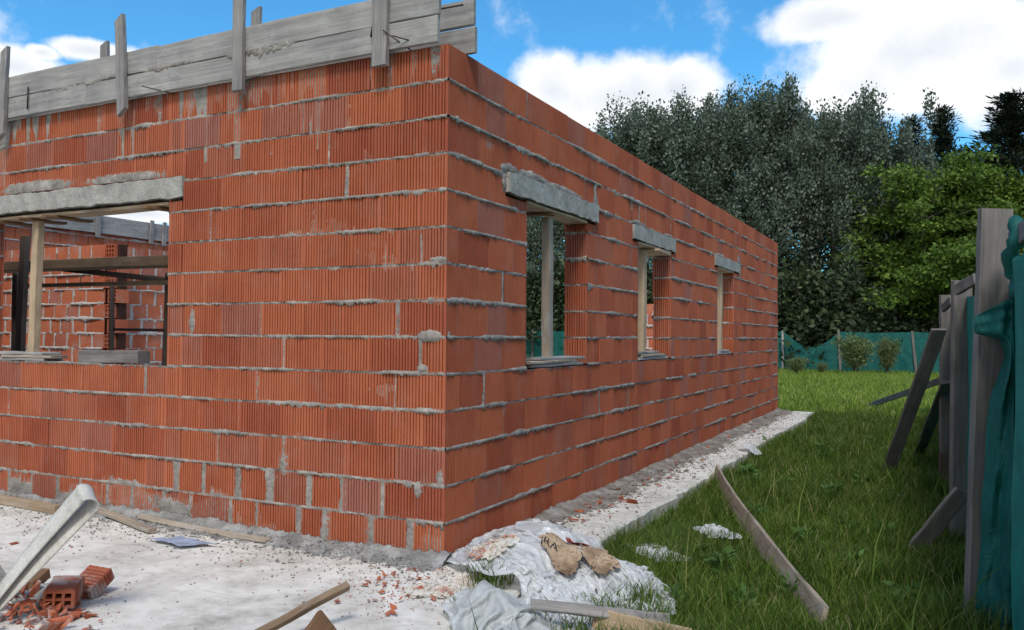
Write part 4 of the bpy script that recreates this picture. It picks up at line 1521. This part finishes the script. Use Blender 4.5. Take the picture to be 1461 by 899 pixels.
fpost(1398, 1443, 298, 905, 3.95, -22, 0.0, 0.045, W_POST)
fpost(1358, 1386, 400, 765, 5.5, -3, 0.1, 0.04)
fpost(1341, 1357, 421, 645, 7.5, 0, 0.1, 0.04)
fpost(1340, 1357, 646, 700, 7.45, 0, 0.1, 0.04, W_DARK)
board('post', (2.52, 8.2, GZ), (2.53, 8.2, 1.62), (1, 0, 0), 0.14, 0.04, W_POST, fr)
board('post', (2.52, 11.2, GZ), (2.53, 11.2, 1.62), (1, 0, 0), 0.14, 0.04, W_POST, fr)
board('rail', A(1446, 345, 3.8), A(1500, 300, 3.2), (0, 0, 1), 0.09, 0.04, W_POST, fr)
board('cleat', A(1364, 414, 5.4), A(1392, 398, 5.2), (0, 0, 1), 0.07, 0.03, W_POST, fr)
board('cleat', A(1346, 440, 7.3), A(1358, 428, 7.1), (0, 0, 1), 0.07, 0.03, W_POST, fr)


def ribbon(name, path, zt, zb, nz, mat, parent, foldamp=0.02, ff=9, seed=0, drop=None):
    """cloth hung along a ground path [(x,y)], from zt(s) down to zb"""
    pts = [Vector((p[0], p[1], 0)) for p in path]
    L = [0]
    for a, b in zip(pts[:-1], pts[1:]):
        L.append(L[-1] + (b - a).length)
    n = max(30, int(L[-1] / 0.035))
    n = min(n, 420)
    V, Fs = [], []
    for i in range(n + 1):
        s_ = L[-1] * i / n
        k = max(j for j in range(len(L) - 1) if L[j] <= s_ + 1e-9)
        f = (s_ - L[k]) / (L[k + 1] - L[k])
        p = pts[k].lerp(pts[k + 1], f)
        d = (pts[k + 1] - pts[k]).normalized()
        nd = Vector((-d.y, d.x, 0))
        top_ = zt(s_)
        for j in range(nz + 1):
            g_ = j / nz
            z = top_ + (zb - top_) * g_
            amp = foldamp * (math.sin(s_ * ff + 1.7 * float(vn(s_ * 1.3, g_ * 1.2, seed)) * 4) * (0.4 + 0.6 * g_) + 1.6 * (float(fbm(s_ * 2.4, z * 1.8, seed + 4, 3)) - 0.5))
            V.append(tuple(p + nd * amp + Vector((0, 0, z))))
    for i in range(n):
        for j in range(nz):
            a = i * (nz + 1) + j
            Fs.append([a, a + nz + 1, a + nz + 2, a + 1])
    return mk(name, V, Fs, mat, parent, smooth=True)


# cloth along the line, behind the posts (on the neighbour's side)
ribbon('cloth', [(2.545, 12.5), (2.545, 8.2), (2.50, 4.7), (2.535, 2.4), (2.66, 0.85)], lambda s_: 1.5 - 0.03 * math.sin(s_ * 1.3) ** 2, GZ - 0.02, 24, M_CLOTH, fr, 0.010, 6, 5)
def lerp_tab(tab, x):
    return float(np.interp(x, [t[0] for t in tab], [t[1] for t in tab]))


V, Fs = [], []
NR, NC = 90, 34
left_tab = [(420, 1391), (476, 1391), (484, 1428), (510, 1433), (560, 1414), (640, 1405), (760, 1399), (905, 1390)]
for i in range(NR + 1):
    f = i / NR
    for j in range(NC + 1):
        g_ = j / NC
        y_top = 452 - 30 * g_
        py = y_top + (920 - y_top) * f ** 1.15
        xl = lerp_tab(left_tab, py)
        px = xl + (1447 - xl) * g_ + 1.2 * math.sin(py * 0.05)
        dp = 3.885 - 0.16 * g_ + 0.030 * math.sin(g_ * 9 + py * 0.012) * g_ + 0.06 * (float(fbm(g_ * 3 + py * 0.006, py * 0.02, 951, 3)) - 0.5) * (0.25 + g_) + 0.012 * math.sin(py * 0.35 + g_ * 5) * max(0, 1 - (py - 430) / 60)
        V.append(tuple(A(px, py, dp)))
for i in range(NR):
    for j in range(NC):
        k = i * (NC + 1) + j
        Fs.append([k, k + NC + 1, k + NC + 2, k + 1])
mk('cloth', V, Fs, M_CLOTH, fr, smooth=True)
p_ = []
for (px, dp) in [(1446, 3.74), (1442, 4.4), (1451, 4.4), (1453, 3.45), (1462, 3.05), (1480, 2.9), (1520, 2.7), (1600, 2.35), (1760, 1.95)]:
    v_ = A(px, 500, dp)
    p_.append((v_.x, v_.y))
ribbon('cloth', p_, lambda s_: 1.38 + 0.16 * min(1, s_ / 1.2) + 0.02 * math.sin(s_ * 11), GZ - 0.02, 60, M_CLOTH, fr, 0.028, 13, 9)
# bunched knot of cloth tied to the post
kn = []
for i in range(14):
    f = i / 13
    kn.append(A(1447 + 6 * math.sin(f * 9), 312 + 112 * f, 3.7 - 0.05 * math.sin(f * 7)))
V, Fs = tubegeo(kn, [0.022 + 0.018 * abs(math.sin(i * 1.9)) for i in range(14)], 10)
mk('cloth_knot', V, Fs, M_CLOTH, fr, smooth=True)
# braces down to the grass
for (pa, pb2, w) in [(G(1264, 682, GZ), A(1340, 470, 6.9), 0.125), (G(1309, 652, GZ), A(1352, 545, 7.2), 0.105), (G(1304, 786, GZ), A(1375, 700, 5.0), 0.12)]:
    board('brace', pa, pb2, rt, w, 0.025, W_POST, fr, notch=0.004)
fr2 = board('rail', G(1240, 581, GZ) + Vector((0, 0, 0.03)), A(1345, 542, 11.0), (0, 0, 1), 0.09, 0.025, W_POST, fr)

# ------------------------------------------------------------------ back fence
FY = 31.0
bf = empty('cloth_fence', (-4, FY, GZ), 'teal shade cloth fence sagging between thin posts across the far end of the lot', 'fence', 'shade cloth fences')
xs_p = [-16.5, -14.2, -11.9, -9.6, -7.3, -5.0]
for px in (1117, 1199, 1304):
    d = pixdir(px, 480)
    t = (FY - CAM.y) / d.y
    xs_p.append(CAM.x + d.x * t)
xs_p.append(3.2)
xs_p.append(5.6)
sag = {6: 0.62}
for i, x in enumerate(xs_p):
    board('post', (x + (0.08 if i == 8 else 0.0), FY - 0.04, GZ), (x - (0.06 if i >= 7 else 0), FY - 0.04, 1.52 + 0.05 * math.sin(i * 3.1)), (1, 0, 0), 0.085, 0.06, W_POST if i != 6 else W_GREY, bf)
x_a = xs_p[0]


def top_back(s_):
    x = x_a + s_
    for i in range(len(xs_p) - 1):
        if xs_p[i] <= x <= xs_p[i + 1]:
            f = (x - xs_p[i]) / (xs_p[i + 1] - xs_p[i])
            return 1.47 - sag.get(i, 0.04) * (4 * f * (1 - f)) ** 1.3
    return 1.47


ribbon('cloth', [(xs_p[0], FY), (xs_p[-1], FY)], top_back, GZ - 0.02, 22, M_CLOTH, bf, 0.035, 5, 33)


# ------------------------------------------------------------------ trees and bushes
def leaves_mesh(name, centers, dirs, size, mat, aspect=1.6, seed=0):
    rs = np.random.RandomState(seed)
    n = len(centers)
    d = dirs + rs.randn(n, 3) * 0.75
    d /= np.linalg.norm(d, axis=1)[:, None] + 1e-9
    rv = rs.randn(n, 3)
    sdir = np.cross(d, rv)
    sdir /= np.linalg.norm(sdir, axis=1)[:, None] + 1e-9
    s_ = size * (0.6 + 0.8 * rs.rand(n))[:, None]
    tip = centers + d * s_ * aspect
    mid = centers + d * s_ * aspect * 0.5
    nrm = np.cross(d, sdir) * s_ * 0.12
    V = np.stack([centers, mid + sdir * s_ * 0.5 + nrm, tip, mid - sdir * s_ * 0.5 + nrm], 1).reshape(-1, 3)
    Fq = np.arange(n * 4).reshape(n, 4)
    me = bpy.data.meshes.new(name)
    me.vertices.add(n * 4)
    me.vertices.foreach_set('co', V.astype(np.float32).ravel())
    me.loops.add(n * 4)
    me.loops.foreach_set('vertex_index', Fq.astype(np.int32).ravel())
    me.polygons.add(n)
    me.polygons.foreach_set('loop_start', np.arange(0, n * 4, 4, dtype=np.int32))
    me.polygons.foreach_set('loop_total', np.full(n, 4, dtype=np.int32))
    me.update(calc_edges=True)
    me.materials.append(mat)
    return me


def tree_meshes(kind, seed):
    rs = np.random.RandomState(seed)
    H = 1.0
    cl, cd_, cs, cn = [], [], [], []
    Vt, Ft = [], []

    def limb(pts, rads, n=6):
        v, f = tubegeo(pts, rads, n, False, len(Vt))
        Vt.extend(v)
        Ft.extend(f)

    if kind == 'poplar':
        H = 11.5
        limb([(0, 0, -0.2), (0.05, 0.02, 3), (0.0, 0.1, 6.5), (0.05, 0, 10)], [0.2, 0.16, 0.10, 0.03], 8)
        for i in range(46):
            t = rs.rand() ** 0.8
            z0 = 0.8 + 8.6 * t
            a = rs.rand() * 6.28
            R = (2.6 * (1 - t) ** 0.6 + 0.5) * (0.6 + 0.5 * rs.rand())
            rise = 1.0 + 1.8 * rs.rand()
            e = np.array([math.cos(a) * R, math.sin(a) * R, min(z0 + rise, 11.6 + rs.randn() * 0.4)])
            s0 = np.array([0, 0, z0])
            limb([s0, s0 * 0.45 + e * 0.55 + np.array([0, 0, -0.15]), e], [0.045, 0.03, 0.01], 5)
            dirv = (e - s0) / np.linalg.norm(e - s0)
            for j in range(6):
                f = 0.35 + 0.75 * rs.rand()
                cl.append(s0 + (e - s0) * f + rs.randn(3) * 0.32)
                cd_.append(dirv * 0.5 + np.array([0, 0, 0.45]))
                cs.append(0.30 + 0.2 * rs.rand())
                cn.append(100)
        for i in range(14):
            p = np.array([rs.randn() * 0.95, rs.randn() * 0.95, 9.6 + 2.0 * rs.rand()])
            for j in range(3):
                cl.append(p + np.array([0, 0, -0.4 * j]))
                cd_.append(np.array([0, 0, 1.0]))
                cs.append(0.24)
                cn.append(70)
        size, asp, mat, squash = 0.085, 1.5, L_POP, (1, 1, 1.15)
    elif kind == 'green':
        H = 6.2
        limb([(0, 0, -0.2), (0.05, 0.1, 1.6), (-0.1, 0.0, 3.6), (0, 0, 5.2)], [0.14, 0.11, 0.08, 0.03], 8)
        for i in range(48):
            t = rs.rand()
            z0 = 0.45 + 4.4 * t
            a = rs.rand() * 6.28
            R = (2.3 * math.sin(0.55 + 2.1 * t) + 0.4) * (0.55 + 0.5 * rs.rand())
            e = np.array([math.cos(a) * R, math.sin(a) * R, z0 + 0.5 + 0.9 * rs.rand()])
            s0 = np.array([0, 0, z0])
            limb([s0, s0 * 0.5 + e * 0.5 + np.array([0, 0, 0.1]), e], [0.035, 0.022, 0.008], 5)
            for j in range(5):
                f = 0.4 + 0.7 * rs.rand()
                cl.append(s0 + (e - s0) * f + rs.randn(3) * np.array([0.28, 0.28, 0.16]))
                cd_.append(np.array([math.cos(a), math.sin(a), -0.25]))
                cs.append(0.21 + 0.13 * rs.rand())
                cn.append(150)
        size, asp, mat, squash = 0.072, 2.0, L_GRN, (1.15, 1.15, 0.42)
    elif kind == 'conifer':
        H = 11.0
        limb([(0, 0, -0.2), (0.0, 0.0, 5), (0.05, 0, 10.8)], [0.2, 0.12, 0.015], 8)
        for i in range(150):
            t = (i + rs.rand()) / 150
            z0 = 1.2 + 9.3 * t
            a = rs.rand() * 6.28
            R = (2.7 * (1 - t) ** 1.2 + 0.05) * (0.30 + 0.75 * rs.rand())
            e = np.array([math.cos(a) * R, math.sin(a) * R, z0 + 0.75 * R * 0.9 + 0.2])
            s0 = np.array([0, 0, z0])
            limb([s0, e], [0.022, 0.007], 4)
            for j in range(4):
                f = 0.35 + 0.7 * rs.rand()
                cl.append(s0 + (e - s0) * f + rs.randn(3) * 0.08)
                cd_.append(np.array([math.cos(a) * 0.5, math.sin(a) * 0.5, 0.9]))
                cs.append(0.05 + 0.19 * (1 - t))
                cn.append(int(16 + 44 * (1 - t)))
        size, asp, mat, squash = 0.036, 5.5, L_CON, (1, 1, 1.5)
    elif kind == 'under':
        H = 3.4
        for i in range(5):
            a = rs.rand() * 6.28
            limb([(rs.randn() * 0.2, rs.randn() * 0.2, -0.1), (math.cos(a) * 0.5, math.sin(a) * 0.5, 1.6), (math.cos(a), math.sin(a), 2.8)], [0.06, 0.04, 0.01], 5)
        for i in range(90):
            a = rs.rand() * 6.28
            z = 0.25 + 3.0 * rs.rand()
            R = 1.7 * math.sqrt(rs.rand()) * (1 - 0.5 * (z / 3.4) ** 2)
            cl.append(np.array([math.cos(a) * R, math.sin(a) * R, z]))
            cd_.append(np.array([math.cos(a) * 0.4, math.sin(a) * 0.4, 0.2]))
            cs.append(0.38)
            cn.append(75)
        size, asp, mat, squash = 0.12, 1.5, L_UND, (1, 1, 0.8)
    else:  # bush
        H = 1.2
        for i in range(26):
            a = rs.rand() * 6.28
            R = 0.55 * rs.rand()
            limb([(rs.randn() * 0.05, rs.randn() * 0.05, -0.05), (math.cos(a) * R * 0.4, math.sin(a) * R * 0.4, 0.5), (math.cos(a) * R, math.sin(a) * R, 1.0 + 0.25 * rs.rand())], [0.012, 0.008, 0.003], 4)
            for j in range(4):
                f = 0.35 + 0.7 * rs.rand()
                cl.append(np.array([math.cos(a) * R * f, math.sin(a) * R * f, f * 1.05]) + rs.randn(3) * 0.05)
                cd_.append(np.array([math.cos(a) * 0.4, math.sin(a) * 0.4, 0.8]))
                cs.append(0.12)
                cn.append(60)
        size, asp, mat, squash = 0.028, 3.4, L_BUSH, (1, 1, 1.1)
    C, Dv = [], []
    for c, d, s_, k in zip(cl, cd_, cs, cn):
        dn_ = d / (np.linalg.norm(d) + 1e-9)
        if kind == 'poplar':
            off = rs.randn(k, 3) * s_ * 0.42 + dn_ * (np.clip(rs.randn(k, 1), -1.6, 1.4) * s_ * 0.95)
        else:
            off = rs.randn(k, 3) * s_ * 0.75 * np.array(squash)
        C.append(c + off)
        Dv.append(np.tile(d, (k, 1)) + off / (s_ + 1e-6) * 0.35)
    C = np.concatenate(C)
    Dv = np.concatenate(Dv)
    keep = C[:, 2] > 0.02
    crown = leaves_mesh('crown', C[keep], Dv[keep], size, mat, asp, seed)
    tm = bpy.data.meshes.new('trunk')
    tm.from_pydata([tuple(map(float, v)) for v in Vt], [], Ft)
    tm.materials.append(M_BARK)
    tm.polygons.foreach_set('use_smooth', np.ones(len(tm.polygons), dtype=bool))
    return crown, tm, H


PROTO = {}


def tree(kind, var, px, depth, top_py, name, label, cat, group, width=1.0, base=GZ):
    if (kind, var) not in PROTO:
        PROTO[(kind, var)] = tree_meshes(kind, 40 + var * 7 + sum(map(ord, kind)) % 100)
    crown, trunk, H = PROTO[(kind, var)]
    d_ = pixdir(px, 480)
    rad = {'poplar': 4.2, 'green': 3.4, 'conifer': 4.0, 'under': 2.5, 'bush': -9}[kind]
    if kind != 'bush':
        depth = max(depth, (FY + rad - CAM.y) / d_.y)
    p = CAM + d_ * depth
    ztop = A(px, top_py, depth).z
    s_ = (ztop - base) / H
    e_ = empty(name, (p.x, p.y, base), label, cat, group)
    e_.rotation_euler = (0, 0, rnd.uniform(0, 6.28))
    e_.scale = (s_ * width, s_ * width, s_)
    for nm, me in (('trunk', trunk), ('crown', crown)):
        o = bpy.data.objects.new(nm, me)
        COL.objects.link(o)
        o.parent = e_
    return e_


GT = 'silver leaved trees behind the far fence'
LT = 'tall silver grey leafed tree in the dense row behind the far teal fence'
for i, (px, dp, ty) in enumerate([(700, 38, 210), (762, 37, 220), (815, 39, 205), (868, 37, 195), (905, 38.5, 152), (948, 36.5, 150), (990, 38, 148), (1030, 37, 132), (1072, 38.5, 142), (1112, 37, 128), (1150, 38, 150), (1190, 36.5, 152), (1232, 37.5, 150), (1275, 38, 185), (640, 39, 260), (1345, 41, 240)]):
    tree('poplar', i % 3, px, dp + 0.6 * math.sin(i * 2.3), ty, 'silver_tree', LT, 'tree', GT, 0.95 + 0.12 * math.sin(i * 1.7))
for (px, dp, ty, wd_, lb) in [(1303, 43, 158, 1.15, 'slim dark conifer leftmost of the three pointed conifers at the right'), (1346, 42, 143, 1.4, 'slim dark conifer between the other two pointed conifers at the right'), (1447, 36, 124, 2.5, 'broad dark conifer rising above the near fence post at the right')]:
    tree('conifer', 0 if px < 1400 else 1, px, dp, ty, 'conifer', lb, 'tree', 'dark conifers', wd_)
tree('conifer', 1, 1500, 37, 110, 'conifer', 'broad dark conifer at the very edge beyond the fence post', 'tree', 'dark conifers', 1.2)
for (px, dp, ty, v, lb) in [(1314, 34.5, 226, 0, 'bright green leafy tree leftmost of the green group behind the teal fence'), (1376, 36, 218, 1, 'bright green leafy tree in the middle of the green group behind the near post'), (1440, 34.5, 226, 0, 'bright green leafy tree rightmost of the green group above the near post'), (1510, 35, 230, 1, 'bright green leafy tree cut by the right edge')]:
    tree('green', v, px, dp, ty, 'green_tree', lb, 'tree', 'bright green trees', 0.95)
for i in range(26):
    px = 690 + i * 34
    tree('under', i % 2, px, 33.9 + 1.1 * math.sin(i * 2.9) + (2.2 if i % 3 == 0 else 0), 408 + 26 * math.sin(i * 1.7) + (30 if px > 1215 else 0), 'dark_shrub', 'dark dense shrub under the trees behind the far teal fence', 'shrub', 'dark shrubs behind the far fence', 1.15)
for (px, dp, ty, wd_, lb) in [(1221, 30.2, 484, 1.0, 'pale feathery bush larger of two before the far teal fence'), (1265, 30.5, 487, 0.7, 'pale feathery bush slimmer of two before the far teal fence'), (1136, 30, 512, 1.3, 'low pale bush before the sagging part of the far fence'), (1172, 30.3, 519, 1.0, 'smallest pale weed tuft before the far fence')]:
    tree('bush', 0, px, dp, ty, 'bush', lb, 'bush', 'pale bushes by the far fence', wd_)


# ------------------------------------------------------------------ grass
def grass(n, xr, yr, hmin, hmax, wmin, seed, clear=None, dens=None):
    rs = np.random.RandomState(seed)
    x = xr[0] + (xr[1] - xr[0]) * rs.rand(n)
    y = yr[0] + (yr[1] - yr[0]) * rs.rand(n)
    keep = np.ones(n, bool)
    if dens is not None:
        keep &= rs.rand(n) < dens(x, y)
    if clear is not None:
        keep &= clear(x, y)
    x, y = x[keep], y[keep]
    n = len(x)
    tuft = fbm(x * 2.1, y * 2.1, seed + 1, 3)
    h = (hmin + (hmax - hmin) * rs.rand(n) ** 1.6) * (0.12 + 1.75 * tuft)
    a = rs.rand(n) * 6.28
    lean = (0.15 + 0.75 * rs.rand(n)) * h
    wv = wmin * (0.7 + 0.7 * rs.rand(n))
    la = rs.rand(n) * 6.28
    dx, dy = np.cos(la) * lean, np.sin(la) * lean
    sx, sy = np.cos(a) * wv, np.sin(a) * wv
    z = np.full(n, GZ - 0.005)
    b = np.stack([x, y, z], 1)
    sd_ = np.stack([sx, sy, 0 * sx], 1)
    mid = b + np.stack([dx * 0.32, dy * 0.32, h * 0.6], 1)
    tip = b + np.stack([dx, dy, h], 1)
    V = np.stack([b - sd_, b + sd_, mid + sd_ * 0.8, mid - sd_ * 0.8, tip + sd_ * 0.12, tip - sd_ * 0.12], 1)
    Fq = np.array([(0, 1, 2, 3), (3, 2, 4, 5)])[None] + (np.arange(n) * 6)[:, None, None]
    return V.reshape(-1, 3), Fq.reshape(-1, 4)


parts = []


def clear_near(x, y):
    k_ = (x > slab_edge(y) + 0.01)
    for (sx_, sy_, sr_) in SHEETS:
        k_ &= ((x - sx_) ** 2 + (y - sy_) ** 2) > (sr_ * (0.35 + 0.55 * vn(x * 9, y * 9, 66))) ** 2
    return k_


def bare(x, y):
    f = fbm(x * 1.1, y * 1.1, 611, 3)
    return np.clip(1.35 - np.clip(f - 0.50, 0, 1) * 9, 0.08, 1)


parts.append(grass(105000, (0.55, 2.75), (-2.2, 4.0), 0.03, 0.125, 0.0022, 21, clear_near, bare))
parts.append(grass(60000, (0.55, 2.75), (4.0, 11.3), 0.035, 0.14, 0.0034, 22, clear_near, bare))
parts.append(grass(2600, (0.56, 0.68), (-1.5, 10.6), 0.05, 0.13, 0.0026, 24, clear_near))
parts.append(grass(9000, (2.75, 7), (-2, 11), 0.05, 0.2, 0.006, 25))
# a few long seed stalks
parts.append(grass(420, (0.7, 2.5), (-1.0, 9), 0.22, 0.42, 0.003, 26, clear_near))
Vg, Fg, k = [], [], 0
for v, f in parts:
    Vg.append(v)
    Fg.append(f + k)
    k += len(v)
o = mk('grass', np.concatenate(Vg), np.concatenate(Fg), L_GRASS)
tag(o, 'rough green grass growing over the lot beside and behind the house', 'grass', None, 'stuff')

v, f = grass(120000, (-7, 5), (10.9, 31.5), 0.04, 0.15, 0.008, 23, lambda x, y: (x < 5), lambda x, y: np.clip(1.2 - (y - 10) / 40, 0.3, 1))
tag(mk('far_grass_lit', v, f, L_GRASS_LIT), 'green grass of the open lot behind the house with sunlight painted into its lighter colour', 'grass', None, 'stuff')

# tufts growing at the slab edge by the plastic
for (px, py, n_, lb) in [(672, 872, 170, 'grass tuft between the flattened paper bag and the bottom film'), (700, 835, 110, 'small grass tuft between the torn paper bags and the plastic heap'), (905, 862, 220, 'bright grass tuft at the right end of the white plastic')]:
    c = G(px, py, 0.0 if px < 800 else -0.08)
    v, f = grass(n_, (c.x - 0.10, c.x + 0.10), (c.y - 0.09, c.y + 0.09), 0.06, 0.16, 0.0025, 300 + px)
    v[:, 2] += (c.z - GZ)
    tag(mk('grass_tuft', v, f, L_GRASS, loc=c), lb, 'grass tuft')

# broad-leaved weeds
WEEDS = [(1031, 824, 0.13, 'young broad leaved weed in the grass left of the long plank'), (1066, 690, 0.15, 'light green weed in the grass right of the upper plank end'), (1190, 722, 0.15, 'small pale weed in the grass right of the long plank'), (1175, 660, 0.2, 'taller weed in the grass right of the slab strip')]
SMALLW = 'small broad leaved weed among the grass between the house and the right fence'
for (px, py, s_) in [(1080, 740, 0.09), (1120, 700, 0.1), (1150, 780, 0.1), (1230, 700, 0.12), (1215, 820, 0.09), (1260, 770, 0.1), (1290, 860, 0.09), (1095, 640, 0.1), (1240, 640, 0.12), (990, 800, 0.08), (1130, 850, 0.08), (1200, 612, 0.12), (960, 868, 0.09), (1060, 870, 0.08), (1280, 720, 0.1), (1210, 760, 0.08)]:
    WEEDS.append((px, py, s_, SMALLW))
for (px, py, s_, lb) in WEEDS:
    c = G(px, py, GZ)
    qw = random.Random(px)
    C, Dv = [], []
    for i in range(46 if s_ > 0.125 else 22):
        z = qw.random() ** 0.8 * s_
        a = qw.random() * 6.28
        C.append((math.cos(a) * 0.02, math.sin(a) * 0.02, z))
        Dv.append((math.cos(a) * 2.2, math.sin(a) * 2.2, 0.9))
    me = leaves_mesh('weed', np.array(C), np.array(Dv), 0.022, L_WEED, 3.2, px)
    o = bpy.data.objects.new('weed', me)
    COL.objects.link(o)
    o.location = c
    tag(o, lb, 'weed', 'small weeds in the grass' if lb == SMALLW else 'weeds in the grass')
